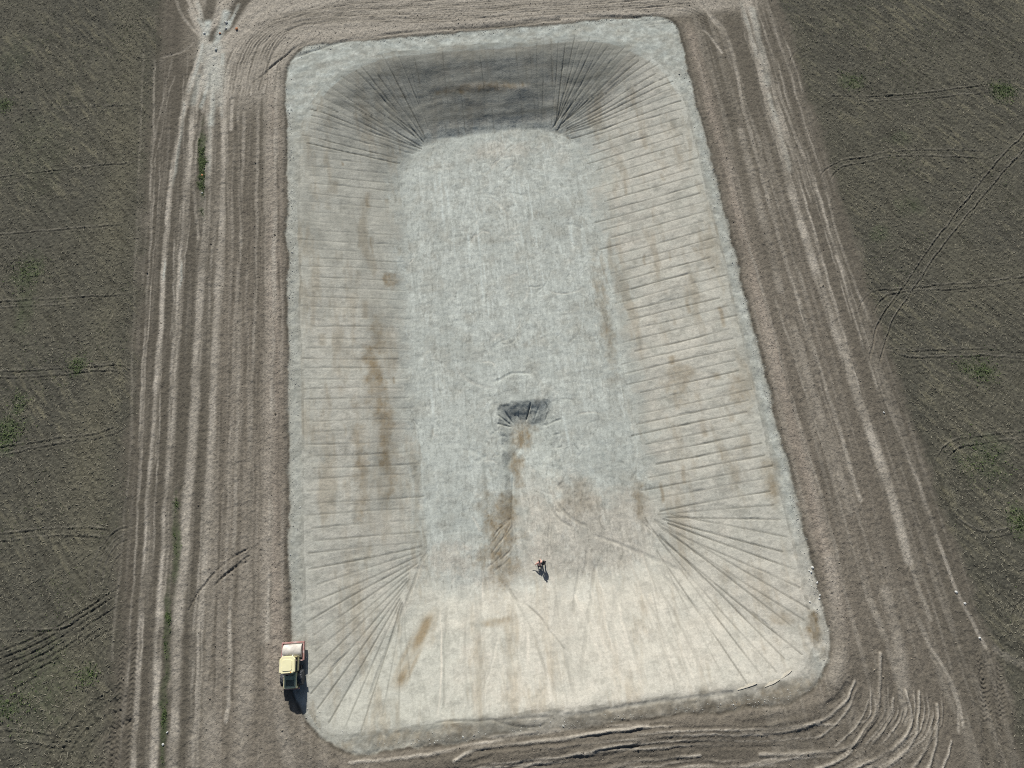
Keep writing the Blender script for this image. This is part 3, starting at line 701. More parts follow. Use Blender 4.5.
def ground_z(x, y):
    i = min(max(np.searchsorted(XS, x) - 1, 0), NX - 2)
    j = min(max(np.searchsorted(YS, y) - 1, 0), NY - 2)
    u, v = (x - XS[i]) / (XS[i + 1] - XS[i]), (y - YS[j]) / (YS[j + 1] - YS[j])
    return float((Z[i, j] * (1 - u) + Z[i + 1, j] * u) * (1 - v) + (Z[i, j + 1] * (1 - u) + Z[i + 1, j + 1] * u) * v)


# ------------------------------------------------------------------ materials
def nt(m):
    m.use_nodes = True
    t = m.node_tree
    t.nodes.clear()
    out = t.nodes.new('ShaderNodeOutputMaterial')
    b = t.nodes.new('ShaderNodeBsdfPrincipled')
    t.links.new(b.outputs[0], out.inputs[0])
    return t, b


def earth_material(name, grain, bump):
    """soil or clay: the masks say what lies where, noise gives the grain"""
    m = bpy.data.materials.new(name)
    t, b = nt(m)
    N, Lk = t.nodes, t.links
    b.inputs['Roughness'].default_value = 0.95
    b.inputs['Specular IOR Level'].default_value = 0.15
    geo = N.new('ShaderNodeNewGeometry')

    def noise(scale, detail=4, rough=.6, stretch=None):
        n = N.new('ShaderNodeTexNoise')
        n.inputs['Scale'].default_value = scale
        n.inputs['Detail'].default_value = detail
        n.inputs['Roughness'].default_value = rough
        if stretch:
            mp = N.new('ShaderNodeMapping')
            mp.inputs['Scale'].default_value = stretch
            Lk.new(geo.outputs['Position'], mp.inputs[0])
            Lk.new(mp.outputs[0], n.inputs['Vector'])
        else:
            Lk.new(geo.outputs['Position'], n.inputs['Vector'])
        return n.outputs['Fac']

    def math_(op, a, c, clamp=False):
        n = N.new('ShaderNodeMath')
        n.operation = op
        n.use_clamp = clamp
        for i, v in enumerate((a, c)):
            if isinstance(v, (int, float)):
                n.inputs[i].default_value = v
            else:
                Lk.new(v, n.inputs[i])
        return n.outputs[0]

    def mix(fac, a, c, blend='MIX'):
        n = N.new('ShaderNodeMix')
        n.data_type = 'RGBA'
        n.blend_type = blend
        if isinstance(fac, (int, float)):
            n.inputs[0].default_value = fac
        else:
            Lk.new(fac, n.inputs[0])
        for s, v in ((6, a), (7, c)):
            if isinstance(v, tuple):
                n.inputs[s].default_value = v + (1,)
            else:
                Lk.new(v, n.inputs[s])
        return n.outputs[2]

    masks = {}
    base, base2, tilled, tilled2 = (.138, .121, .095), (.206, .184, .149), (.060, .059, .048), (.092, .089, .074)
    for at_name, keys in (('mask_a', ('clay', 'warm', 'ochre')), ('mask_b', ('blue', 'dust', 'damp')), ('mask_c', ('pink', 'green', 'straw'))):
        a = N.new('ShaderNodeAttribute')
        a.attribute_name = at_name
        s = N.new('ShaderNodeSeparateColor')
        if at_name == 'mask_a':
            masks['field'] = a.outputs['Alpha']
        Lk.new(a.outputs['Color'], s.inputs[0])
        for i, k_ in enumerate(keys):
            masks[k_] = s.outputs[i]
    n_mid, n_fine = noise(1.6, 5, .7), noise(4.2, 3, .75)
    soft_edge = lambda k_, amt: math_('MULTIPLY', masks[k_], math_('ADD', math_('MULTIPLY', n_fine, amt * 2), 1 - amt), True)
    fld = soft_edge('field', .5)
    col = mix(fld, mix(n_mid, base, base2), mix(n_mid, tilled, tilled2))
    col = mix(soft_edge('pink', .35), col, (.315, .270, .222))
    col = mix(soft_edge('dust', .35), col, (.435, .395, .335))
    clay_c = mix(n_mid, (.42, .415, .36), (.52, .515, .455))
    clay_c = mix(soft_edge('blue', .25), clay_c, (.585, .625, .585))
    clay_c = mix(soft_edge('warm', .2), clay_c, (.585, .55, .475))
    clay_c = mix(soft_edge('ochre', .4), clay_c, (.295, .238, .158))
    col = mix(masks['clay'], col, clay_c)
    col = mix(soft_edge('straw', .6), col, (.27, .245, .16))
    col = mix(soft_edge('green', .5), col, (.055, .10, .028))
    col = mix(soft_edge('damp', .25), col, mix(1.0, col, (.36, .36, .345), 'MULTIPLY'))  # darkens both wet soil and the painted shade
    g1 = math_('ADD', math_('MULTIPLY', math_('SUBTRACT', n_fine, .5), math_('ADD', grain * 2, math_('MULTIPLY', fld, 1.7 - grain * 2))), 1.0)
    streaks = noise(1.0, 4, .75, (3.6, .75, 1.0))
    g2 = math_('ADD', math_('MULTIPLY', math_('SUBTRACT', streaks, .5), .38), 1.0)
    g = math_('MULTIPLY', g1, g2)
    hsv = N.new('ShaderNodeHueSaturation')
    Lk.new(g, hsv.inputs['Value'])
    Lk.new(col, hsv.inputs['Color'])
    col = hsv.outputs[0]
    if True:
        v = N.new('ShaderNodeTexNoise')
        v.inputs['Scale'].default_value = 4.6
        v.inputs['Detail'].default_value = 3
        v.inputs['Roughness'].default_value = .8
        Lk.new(geo.outputs['Position'], v.inputs['Vector'])
        s1 = math_('MULTIPLY', math_('SUBTRACT', v.outputs['Fac'], .60), 9.0, True)
        col = mix(math_('MULTIPLY', s1, math_('MULTIPLY', fld, .6)), col, (.30, .275, .19))
    Lk.new(col, b.inputs['Base Color'])
    bp = N.new('ShaderNodeBump')
    bp.inputs['Strength'].default_value = bump
    bp.inputs['Distance'].default_value = .12
    Lk.new(n_fine, bp.inputs['Height'])
    Lk.new(bp.outputs[0], b.inputs['Normal'])
    return m


M_FIELD = earth_material('tilled_field_soil', .55, .6)
M_TRACK = earth_material('track_soil', .55, .8)
M_CLAY = earth_material('compacted_clay', .30, .35)


def plain(name, col, rough=.6, metal=0.0, var=.25, scale=6.0, dirt=None, coat=0.0):
    """paint, rubber, cloth: a colour broken up by noise, dirt settling in a second noise"""
    m = bpy.data.materials.new(name)
    t, b = nt(m)
    tc = t.nodes.new('ShaderNodeTexCoord')
    n = t.nodes.new('ShaderNodeTexNoise')
    n.inputs['Scale'].default_value = scale
    n.inputs['Detail'].default_value = 5
    t.links.new(tc.outputs['Object'], n.inputs['Vector'])
    r = t.nodes.new('ShaderNodeValToRGB')
    r.color_ramp.elements[0].position, r.color_ramp.elements[1].position = .3, .7
    r.color_ramp.elements[0].color = tuple(c * (1 - var) for c in col) + (1,)
    r.color_ramp.elements[1].color = tuple(min(1, c * (1 + var * .5)) for c in col) + (1,)
    t.links.new(n.outputs['Fac'], r.inputs[0])
    src = r.outputs[0]
    if dirt:
        n2 = t.nodes.new('ShaderNodeTexNoise')
        n2.inputs['Scale'].default_value = scale * .6
        n2.inputs['Detail'].default_value = 6
        t.links.new(tc.outputs['Object'], n2.inputs['Vector'])
        r2 = t.nodes.new('ShaderNodeValToRGB')
        r2.color_ramp.elements[0].position, r2.color_ramp.elements[1].position = .45, .68
        t.links.new(n2.outputs['Fac'], r2.inputs[0])
        mx = t.nodes.new('ShaderNodeMix')
        mx.data_type = 'RGBA'
        t.links.new(r2.outputs[0], mx.inputs[0])
        t.links.new(src, mx.inputs[6])
        mx.inputs[7].default_value = dirt + (1,)
        src = mx.outputs[2]
    t.links.new(src, b.inputs['Base Color'])
    b.inputs['Roughness'].default_value = rough
    b.inputs['Metallic'].default_value = metal
    b.inputs['Coat Weight'].default_value = coat
    return m


# ------------------------------------------------------------------ the ground sheets, cut from the one terrain
nz_x, nz_y = np.gradient(Z, XS, YS)
NRM = np.stack([-nz_x, -nz_y, np.ones_like(Z)], -1)
NRM /= np.linalg.norm(NRM, axis=-1, keepdims=True)


def cell(a):
    return (a[:-1, :-1] + a[1:, :-1] + a[:-1, 1:] + a[1:, 1:]) / 4


c_edge, c_crest, c_floor, c_sump, c_field = cell(d_edge), cell(d_crest), cell(d_floor), cell(sump), cell(field)
zone = np.where(c_edge > 0, np.where(c_field > .5, 0, np.where(c_edge < 3.2, 2, 1)), np.where(c_crest < 0, 3, np.where(c_floor > 0, 4, 5)))
zone = np.where((zone >= 4) & (c_sump > .08), 6, zone)


def sheet(name, k_, mat):
    fi, fj = np.nonzero(zone == k_)
    idx = np.stack([fi * NY + fj, (fi + 1) * NY + fj, (fi + 1) * NY + fj + 1, fi * NY + fj + 1], 1)
    used, inv = np.unique(idx.ravel(), return_inverse=True)
    me = bpy.data.meshes.new(name)
    me.vertices.add(len(used))
    co = np.stack([X.ravel()[used], Y.ravel()[used], Z.ravel()[used]], 1).astype(np.float32)
    me.vertices.foreach_set('co', co.ravel())
    nf = len(idx)
    me.loops.add(nf * 4)
    me.polygons.add(nf)
    me.loops.foreach_set('vertex_index', inv.astype(np.int32).ravel())
    me.polygons.foreach_set('loop_start', np.arange(0, nf * 4, 4, dtype=np.int32))
    me.polygons.foreach_set('use_smooth', np.ones(nf, bool))
    me.update(calc_edges=True)
    for an, keys in (('mask_a', ('clay', 'warm', 'ochre')), ('mask_b', ('blue', 'dust', 'damp')), ('mask_c', ('pink', 'green', 'straw'))):
        a = me.attributes.new(an, 'FLOAT_COLOR', 'POINT')
        v = np.stack([M[q].ravel()[used] for q in keys] + [field.ravel()[used] if an == 'mask_a' else np.ones(len(used))], 1).astype(np.float32)
        a.data.foreach_set('color', v.ravel())
    me.normals_split_custom_set_from_vertices(NRM.reshape(-1, 3)[used].astype(np.float32))
    me.materials.append(mat)
    o = bpy.data.objects.new(name, me)
    COL.objects.link(o)
    o['kind'] = 'structure'
    return o


sheet('field', 0, M_FIELD)
sheet('dirt_track', 1, M_TRACK)
sheet('subsoil_bank', 2, M_TRACK)
sheet('pit_rim', 3, M_CLAY)
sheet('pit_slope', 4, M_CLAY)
sheet('pit_floor', 5, M_CLAY)
sheet('sump_hollow', 6, M_CLAY)


# ------------------------------------------------------------------ loose matter on the ground
def ground_zs(x, y):
    i = np.clip(np.searchsorted(XS, x) - 1, 0, NX - 2)
    j = np.clip(np.searchsorted(YS, y) - 1, 0, NY - 2)
    u, v = (x - XS[i]) / (XS[i + 1] - XS[i]), (y - YS[j]) / (YS[j + 1] - YS[j])
    return (Z[i, j] * (1 - u) + Z[i + 1, j] * u) * (1 - v) + (Z[i, j + 1] * (1 - u) + Z[i + 1, j + 1] * u) * v


def grid_at(A, x, y):
    i = np.clip(np.searchsorted(XS, x) - 1, 0, NX - 1)
    j = np.clip(np.searchsorted(YS, y) - 1, 0, NY - 1)
    return A[i, j]


def mesh_np(name, verts, faces, mat, kind=None, smooth=False):
    me = bpy.data.meshes.new(name)
    n, k_ = faces.shape
    me.vertices.add(len(verts))
    me.vertices.foreach_set('co', verts.astype(np.float32).ravel())
    me.loops.add(n * k_)
    me.polygons.add(n)
    me.loops.foreach_set('vertex_index', faces.astype(np.int32).ravel())
    me.polygons.foreach_set('loop_start', np.arange(0, n * k_, k_, dtype=np.int32))
    me.polygons.foreach_set('use_smooth', np.full(n, smooth))
    me.update(calc_edges=True)
    me.materials.append(mat)
    o = bpy.data.objects.new(name, me)
    COL.objects.link(o)
    if kind:
        o['kind'] = kind
    return o


def scatter(prob, n, x0, x1, y0, y1):
    """n places where the density map is high"""
    xs, ys = [], []
    tot = 0
    while tot < n:
        x, y = RNG.uniform(x0, x1, 60000), RNG.uniform(y0, y1, 60000)
        ok = RNG.random(60000) < grid_at(prob, x, y)
        xs.append(x[ok]); ys.append(y[ok]); tot += ok.sum()
        if len(xs) > 120:
            break
    return np.concatenate(xs)[:n], np.concatenate(ys)[:n]


def tinted(name, lo, hi, rough=.9):
    """each small piece its own shade, by the place where it lies"""
    m = bpy.data.materials.new(name)
    t, b = nt(m)
    g = t.nodes.new('ShaderNodeNewGeometry')
    rr = t.nodes.new('ShaderNodeMix')
    rr.data_type = 'RGBA'
    t.links.new(g.outputs['Random Per Island'], rr.inputs[0])
    rr.inputs[6].default_value, rr.inputs[7].default_value = lo + (1,), hi + (1,)
    t.links.new(rr.outputs[2], b.inputs['Base Color'])
    b.inputs['Roughness'].default_value = rough
    b.inputs['Specular IOR Level'].default_value = .15
    return m


def straw_mesh(name, x, y, length, width, lift, mat):
    n = len(x)
    z = ground_zs(x, y) + lift
    a = RNG.uniform(0, math.pi, n)
    tilt = RNG.uniform(-.25, .25, n)
    dx, dy = np.cos(a) * length / 2, np.sin(a) * length / 2
    wx, wy = -np.sin(a) * width / 2, np.cos(a) * width / 2
    dz = tilt * length / 2
    h = width * .35
    top = np.stack([np.stack([x - dx, y - dy, z - dz + h], 1), np.stack([x + dx, y + dy, z + dz + h], 1)], 1)
    lo1 = np.stack([np.stack([x - dx + wx, y - dy + wy, z - dz], 1), np.stack([x + dx + wx, y + dy + wy, z + dz], 1)], 1)
    lo2 = np.stack([np.stack([x - dx - wx, y - dy - wy, z - dz], 1), np.stack([x + dx - wx, y + dy - wy, z + dz], 1)], 1)
    v = np.concatenate([top, lo1, lo2], 1).reshape(-1, 3)
    b = np.arange(n)[:, None] * 6
    f = np.concatenate([b + np.array([[0, 1, 3, 2]]), b + np.array([[0, 4, 5, 1]])], 0)
    return mesh_np(name, v, f, mat, 'stuff')


def clod_mesh(name, x, y, size, mat, sink=.25):
    n = len(x)
    z = ground_zs(x, y)
    base = np.array([(1, 0, 0), (-1, 0, 0), (0, 1, 0), (0, -1, 0), (0, 0, 1), (0, 0, -1)], float)
    v = base[None] * RNG.uniform(.55, 1.25, (n, 6, 1)) + RNG.uniform(-.25, .25, (n, 6, 3))
    a = RNG.uniform(0, 6.28, n)
    ca, sa = np.cos(a)[:, None], np.sin(a)[:, None]
    vx, vy = v[..., 0] * ca - v[..., 1] * sa, v[..., 0] * sa + v[..., 1] * ca
    v = np.stack([vx, vy, v[..., 2] * .75], -1) * size[:, None, None]
    v += np.stack([x, y, z + size * (.75 - sink)], 1)[:, None]
    f = np.array([(0, 2, 4), (2, 1, 4), (1, 3, 4), (3, 0, 4), (2, 0, 5), (1, 2, 5), (3, 1, 5), (0, 3, 5)])
    return mesh_np(name, v.reshape(-1, 3), (np.arange(n)[:, None, None] * 6 + f[None]).reshape(-1, 3), mat, 'stuff')


def blade_arrays(x, y, h):
    n = len(x)
    z = ground_zs(x, y)
    a = RNG.uniform(0, 6.28, n)
    lean = RNG.uniform(.4, 1.3, n)
    w = h * .22
    px_, py_ = -np.sin(a) * w, np.cos(a) * w
    tx, ty = np.cos(a) * h * lean, np.sin(a) * h * lean
    v = np.stack([np.stack([x - px_ * .4, y - py_ * .4, z], 1), np.stack([x + px_ * .4, y + py_ * .4, z], 1),
                  np.stack([x + tx * .5 + px_, y + ty * .5 + py_, z + h * .6], 1), np.stack([x + tx * .5 - px_, y + ty * .5 - py_, z + h * .6], 1),
                  np.stack([x + tx, y + ty, z + h * .55], 1)], 1)
    b = np.arange(n)[:, None] * 5
    f = np.concatenate([b + np.array([[0, 1, 2]]), b + np.array([[0, 2, 3]]), b + np.array([[3, 2, 4]])], 0)
    return v.reshape(-1, 3), f


M_STRAW = tinted('dry_straw', (.14, .13, .10), (.34, .315, .24))
M_CLOD = tinted('soil_crumb', (.12, .105, .085), (.32, .28, .225))
M_CLAYCRUMB = tinted('clay_crumb', (.30, .29, .26), (.60, .60, .56))
M_GRASS = tinted('green_leaf', (.06, .09, .032), (.135, .175, .07), .7)
straw_p = np.clip(field * (.25 + 1.3 * (fbm(X, Y, 5, 901, 4, .6) - .35) + .8 * M['straw']), 0, 1)
sx, sy = scatter(straw_p, 60000, -68, 90, -20, 100)
straw_mesh('straw_residue', sx, sy, RNG.uniform(.12, .34, len(sx)), RNG.uniform(.03, .07, len(sx)), .03, M_STRAW)
clod_p = np.clip(track * (.10 + 1.2 * M['pink'] * .5 + .7 * np.clip(fbm(X * 2, Y * .2, 1.2, 902, 3) - .55, 0, 1) + .25 * (Y > 84) + .3 * (Y < -11)), 0, 1)
cx_, cy_ = scatter(clod_p, 15000, -42, 56, -20, 99)
clod_mesh('soil_clods', cx_, cy_, RNG.gamma(2.2, .013, len(cx_)) + .015, M_CLOD, .6)
rim_p = clay * np.exp(-((d_edge + .3) / .55) ** 2) * np.clip(fbm(X, Y, 2.5, 903, 3) * 1.6 - .4, 0, 1) * np.where(Y < -6, .25, .7)
cx_, cy_ = scatter(rim_p, 4200, -26, 36, -12, 86)
clod_mesh('clay_crumbs', cx_, cy_, RNG.gamma(2.0, .013, len(cx_)) + .015, M_CLAYCRUMB, .6)
wp = np.clip(field * (sstep(.54, .72, fbm(X, Y, 6, 940, 4, .65)) + .03), 0, 1)
wx_, wy_ = scatter(wp, 9000, -66, 88, -18, 98)
v_, f_ = blade_arrays(wx_, wy_, RNG.uniform(.06, .17, len(wx_)))
mesh_np('seedling_weeds', v_, f_, M_GRASS, 'stuff')
strip_p = np.clip((M['green'] * track - .2) * 1.2, 0, 1) * sstep(.44, .64, fbm(X, Y * .5, 1.6, 930, 4, .7))
gx, gy = scatter(strip_p, 1500, -42, -28, -16, 72)
v_, f_ = blade_arrays(gx, gy, RNG.uniform(.08, .22, len(gx)))
mesh_np('strip_grass', v_, f_, M_GRASS, 'stuff')


def tag(o, label, cat, group=None):
    o['label'] = label
    o['category'] = cat
    if group:
        o['group'] = group
    return o


WEEDS = [((5, 106), 9, 90, 'small weed patch at the left edge of the left field, nearest the far corner'),
         ((28, 272), 13, 150, 'loose weed patch in the left field, level with the middle of the grass strip'),
         ((78, 366), 7, 70, 'tight yellow-green weed tuft beside the wheel ruts of the left field'),
         ((9, 433), 12, 230, 'dense green weed patch at the edge of the left field above the double rut'),
         ((21, 402), 7, 60, 'thin weed patch just beyond the dense one in the left field'),
         ((88, 677), 7, 80, 'small weed tuft where the bundle of diagonal tracks meets the lane'),
         ((11, 708), 13, 110, 'flat weed patch in the near left field below the diagonal tracks'),
         ((1003, 92), 11, 260, 'brightest green weed patch in the far corner of the right field'),
         ((853, 82), 11, 110, 'scattered weed patch nearest the lane in the far part of the right field'),
         ((981, 372), 10, 150, 'short green weed patch below the level double rut of the right field'),
         ((962, 365), 8, 50, 'faint weed patch next to the short green one in the right field'),
         ((1019, 522), 9, 150, 'weed patch on the outer edge of the right field beside the turning rut'),
         ((985, 462), 18, 120, 'wide sparse weed patch between the two turning ruts of the right field')]
for (px_, py_), rad, n, lab in WEEDS:
    c = at(px_, py_)
    s_ = rad * .145
    n = int(n * 1.3)
    gx, gy = c[0] + RNG.normal(0, s_ * .65, n), c[1] + RNG.normal(0, s_ * .6, n)
    v_, f_ = blade_arrays(gx, gy, RNG.uniform(.10, .30, n))
    v_ -= np.array([c[0], c[1], 0])
    o = bpy.data.objects.new('weed_patch', None)
    COL.objects.link(o)
    o.location = (c[0], c[1], 0)
    mesh_np('foliage', v_, f_, M_GRASS, 'stuff').parent = o
    tag(o, lab, 'weeds', 'weed patches in the fields')

# ------------------------------------------------------------------ mesh helpers for the things
def rot_z(a):
    return Matrix.Rotation(a, 4, 'Z')


class MB:
    def __init__(self):
        self.bm = bmesh.new()

    def box(self, x0, x1, y0, y1, z0, z1, bev=.02, taper=0.0, m=None):
        r = bmesh.ops.create_cube(self.bm, size=1.0)
        vs = r['verts']
        for v in vs:
            top = v.co.z > 0
            k_ = 1 - (taper if top else 0)
            v.co = Vector(((x0 + x1) / 2 + v.co.x * (x1 - x0) * k_, (y0 + y1) / 2 + v.co.y * (y1 - y0) * k_, z1 if top else z0))
        if bev:
            es = list({e for v in vs for e in v.link_edges})
            vs = list({v for f in bmesh.ops.bevel(self.bm, geom=es, offset=bev, segments=2, affect='EDGES')['faces'] for v in f.verts})
        if m:
            bmesh.ops.transform(self.bm, matrix=m, verts=vs)
        return self

    def prism(self, outline, z0, z1, bev=.0):
        lo = [self.bm.verts.new((x, y, z0)) for x, y in outline]
        hi = [self.bm.verts.new((x, y, z1)) for x, y in outline]
        n = len(outline)
        fs = [self.bm.faces.new(lo[::-1]), self.bm.faces.new(hi)]
        fs += [self.bm.faces.new((lo[i], lo[(i + 1) % n], hi[(i + 1) % n], hi[i])) for i in range(n)]
        if bev:
            bmesh.ops.bevel(self.bm, geom=list(fs[1].edges), offset=bev, segments=2, affect='EDGES')
        return self

    def lathe_x(self, prof, cx, cy, cz, n=40):
        """profile of (x, radius) turned about an axis along x"""
        rings = []
        for x, r in prof:
            rings.append([self.bm.verts.new((cx + x, cy + r * math.cos(2 * math.pi * k / n), cz + r * math.sin(2 * math.pi * k / n))) for k in range(n)])
        for a, b in zip(rings[:-1], rings[1:]):
            for k in range(n):
                self.bm.faces.new((a[k], a[(k + 1) % n], b[(k + 1) % n], b[k]))
        self.bm.faces.new(rings[0][::-1])
        self.bm.faces.new(rings[-1])
        return self

    def tube(self, pts, r, n=10, r2=None):
        pts = [Vector(p) for p in pts]
        r2 = r if r2 is None else r2
        rings = []
        for i, p in enumerate(pts):
            d = (pts[min(i + 1, len(pts) - 1)] - pts[max(i - 1, 0)]).normalized()
            u = d.orthogonal().normalized()
            w = d.cross(u)
            rr = r + (r2 - r) * i / (len(pts) - 1)
            rings.append([self.bm.verts.new(p + (u * math.cos(2 * math.pi * k / n) + w * math.sin(2 * math.pi * k / n)) * rr) for k in range(n)])
        for a, b in zip(rings[:-1], rings[1:]):
            for k in range(n):
                self.bm.faces.new((a[k], a[(k + 1) % n], b[(k + 1) % n], b[k]))
        self.bm.faces.new(rings[0][::-1])
        self.bm.faces.new(rings[-1])
        return self

    def ball(self, c, r, scale=(1, 1, 1), sub=2):
        res = bmesh.ops.create_icosphere(self.bm, subdivisions=sub, radius=r)
        for v in res['verts']:
            v.co = Vector((v.co.x * scale[0] + c[0], v.co.y * scale[1] + c[1], v.co.z * scale[2] + c[2]))
        return self

    def build(self, name, mat, parent=None, smooth=True):
        bmesh.ops.recalc_face_normals(self.bm, faces=self.bm.faces)
        me = bpy.data.meshes.new(name)
        self.bm.to_mesh(me)
        self.bm.free()
        if smooth:
            me.polygons.foreach_set('use_smooth', np.ones(len(me.polygons), bool))
            me.set_sharp_from_angle(angle=math.radians(35))
        me.materials.append(mat)
        o = bpy.data.objects.new(name, me)
        COL.objects.link(o)
        o.parent = parent
        return o


M_CREAM = plain('cream_yellow_paint', (.96, .90, .56), .45, dirt=(.90, .84, .56), var=.08, scale=2.5)
M_RED = plain('dusty_red_paint', (.50, .27, .24), .7, dirt=(.66, .52, .48), var=.2, scale=3)
M_DRUM = plain('dusty_steel_drum', (.58, .54, .48), .75, dirt=(.74, .70, .63), var=.2, scale=3)
M_TYRE = plain('dusty_rubber', (.05, .055, .062), .9, dirt=(.16, .16, .165), scale=5)
M_BLACK = plain('black_plastic', (.02, .02, .022), .6, scale=5)
M_STEEL = plain('dull_steel', (.20, .20, .20), .5, .7, scale=5)
M_LAMP = plain('lamp_lens', (.75, .74, .70), .15, scale=8)
M_TAIL = plain('red_lens', (.45, .03, .02), .2, scale=8)
M_GLASS = plain('tinted_cab_glass', (.02, .035, .03), .06, scale=3, var=.1)
M_HOODSHADE = plain('cream_with_painted_shade', (.40, .47, .30), .6, dirt=(.52, .54, .38), var=.25, scale=3)  # the hood's cream paint, with greenish shade put into the colour
M_SEAT = plain('seat_cloth', (.03, .03, .035), .9)

# ------------------------------------------------------------------ the road roller
roller = bpy.data.objects.new('road_roller', None)
COL.objects.link(roller)
RP = (-23.24, -.5)
roller.location = (RP[0], RP[1], ground_z(*RP) - .02)
roller.rotation_euler = (0, 0, math.radians(-2.5))
roller.scale = (.93, .95, .97)
tag(roller, 'cream and red single-drum road roller parked on the near left rim of the pit', 'road roller')
drum = MB().lathe_x([(-1.05, .60), (-1.05, .74), (-1.03, .76), (1.03, .76), (1.05, .74), (1.05, .60)], 0, 1.42, .76, 56).build('drum', M_DRUM, roller)
for s_ in (-1, 1):
    hub = MB()
    hub.lathe_x([(s_ * 1.04, .34), (s_ * 1.10, .32), (s_ * 1.11, .16)], 0, 1.42, .76, 24)
    hub.build('hub', M_RED, drum)
fr_ = MB()
fr_.box(-1.28, 1.28, 2.22, 2.42, .62, 1.02, .03)
for s_ in (-1, 1):
    fr_.box(min(s_ * 1.14, s_ * 1.27), max(s_ * 1.14, s_ * 1.27), .42, 2.222, .56, 1.04, .025)
fr_.box(-1.14, 1.14, .34, .56, .60, 1.05, .03)
frame = fr_.build('front_frame', M_RED, roller)
MB().box(-1.02, 1.02, 2.10, 2.16, .90, 1.0, .0).build('scraper', M_BLACK, roller)
MB().box(-1.02, 1.02, .60, .66, .92, 1.0, .0).build('scraper', M_BLACK, roller)
MB().box(-.34, .34, -.12, .36, .45, .98, .04).build('articulation_joint', M_STEEL, roller)
MB().box(-.16, .10, .40, .62, 1.05, 1.24, .03).build('drum_motor', M_CREAM, roller)
for s_ in (-1, 1):
    MB().tube([(s_ * .12, -.1, .95), (s_ * .2, .2, 1.15), (s_ * .2, .45, 1.06)], .03).build('hose', M_BLACK, roller)
MB().box(-.80, .80, -2.25, -.12, .50, .92, .04).build('chassis', M_BLACK, roller)
plat = MB().box(-.86, .86, -.78, .78, .98, 1.10, .02).build('platform', M_STEEL, roller)
for s_ in (-1, 1):
    for zz in (.45, .72):
        MB().box(min(s_ * .84, s_ * 1.0), max(s_ * .84, s_ * 1.0), -.42, -.08, zz, zz + .05, .01).build('step', M_BLACK, plat)
    MB().tube([(s_ * .88, .55, 1.1), (s_ * .92, .55, 1.9), (s_ * .92, .1, 1.95)], .02).build('grab_rail', M_CREAM, plat)
# cab: panels, posts, panes, roof
cab = MB().box(-.76, .76, -.70, .74, 1.10, 1.55, .03).build('cab_body', M_CREAM, roller)
for sx_ in (-1, 1):
    for yy in (-.66, .70):
        MB().box(sx_ * .72 - .045, sx_ * .72 + .045, yy - .045, yy + .045, 1.55, 2.72, .01).build('cab_post', M_BLACK, cab)
MB().box(-.67, .67, .69, .71, 1.56, 2.70, .0).build('windscreen', M_GLASS, cab)
MB().box(-.67, .67, -.67, -.65, 1.56, 2.70, .0).build('rear_window', M_GLASS, cab)
for s_ in (-1, 1):
    w_ = MB().box(min(s_ * .715, s_ * .735), max(s_ * .715, s_ * .735), -.60, .64, 1.56, 2.70, .0).build('side_window', M_GLASS, cab)
    MB().tube([(s_ * .745, .0, 1.75), (s_ * .765, .0, 1.75), (s_ * .765, .0, 1.95), (s_ * .745, .0, 1.95)], .012).build('door_handle', M_STEEL, w_)
MB().box(-.25, .25, -.45, .05, 1.56, 1.72, .04).box(-.25, .25, -.52, -.42, 1.72, 2.25, .04).build('seat', M_SEAT, cab)
roof = MB().prism([(-.62, -.82), (.62, -.82), (.86, -.62), (.86, .66), (.58, .96), (-.58, .96), (-.86, .66), (-.86, -.62)], 2.72, 2.94, .07).build('roof', M_CREAM, roller)
MB().prism([(-.45, -.55), (.45, -.55), (.55, -.4), (.55, .45), (.4, .62), (-.4, .62), (-.55, .45), (-.55, -.4)], 2.93, 3.0, .03).build('roof_panel', M_CREAM, roof)
MB().box(-.30, .30, -.92, -.78, 2.70, 2.92, .02).build('air_vent', M_BLACK, roof)
for s_ in (-1, 1):
    MB().lathe_x([(s_ * .55 - .08, .05), (s_ * .55 - .06, .08), (s_ * .55 + .06, .08), (s_ * .55 + .08, .05)], 0, .98, 2.78, 16).build('work_lamp', M_LAMP, roof)
    MB().tube([(s_ * .80, .70, 2.5), (s_ * 1.02, .86, 2.5)], .015).box(s_ * 1.04 - .09, s_ * 1.04 + .09, .84, .89, 2.2, 2.55, .02).build('mirror', M_BLACK, roller)
MB().tube([(.45, -.7, 2.94), (.45, -.7, 3.02)], .06, 12).build('beacon', plain('orange_lens', (.7, .25, .03), .3), roof)
# engine hood behind the cab
hood = MB()
hood.prism([(-.66, -2.38), (.66, -2.38), (.72, -2.1), (.72, -.78), (-.72, -.78), (-.72, -2.1)], .92, 1.68, .06)
hood = hood.build('engine_hood', M_CREAM, roller)
MB().box(-.56, .56, -2.22, -.86, 1.675, 1.72, .02).build('hood_lid', M_HOODSHADE, hood)
for k in range(7):
    MB().box(-.45, .45, -2.10 + k * .09, -2.05 + k * .09, 1.715, 1.735, .0).build('grille_slat', M_BLACK, hood)
for k in range(6):
    MB().box(-.5, .5, -2.41, -2.375, 1.0 + k * .1, 1.05 + k * .1, .0).build('rear_louvre', M_BLACK, hood)
MB().tube([(.35, -1.05, 1.70), (.35, -1.05, 2.15), (.37, -1.14, 2.24)], .055, 12).build('exhaust_pipe', M_STEEL, hood)
MB().tube([(-.3, -1.0, 1.70), (-.3, -1.0, 1.95)], .09, 14).build('air_filter', M_BLACK, hood)
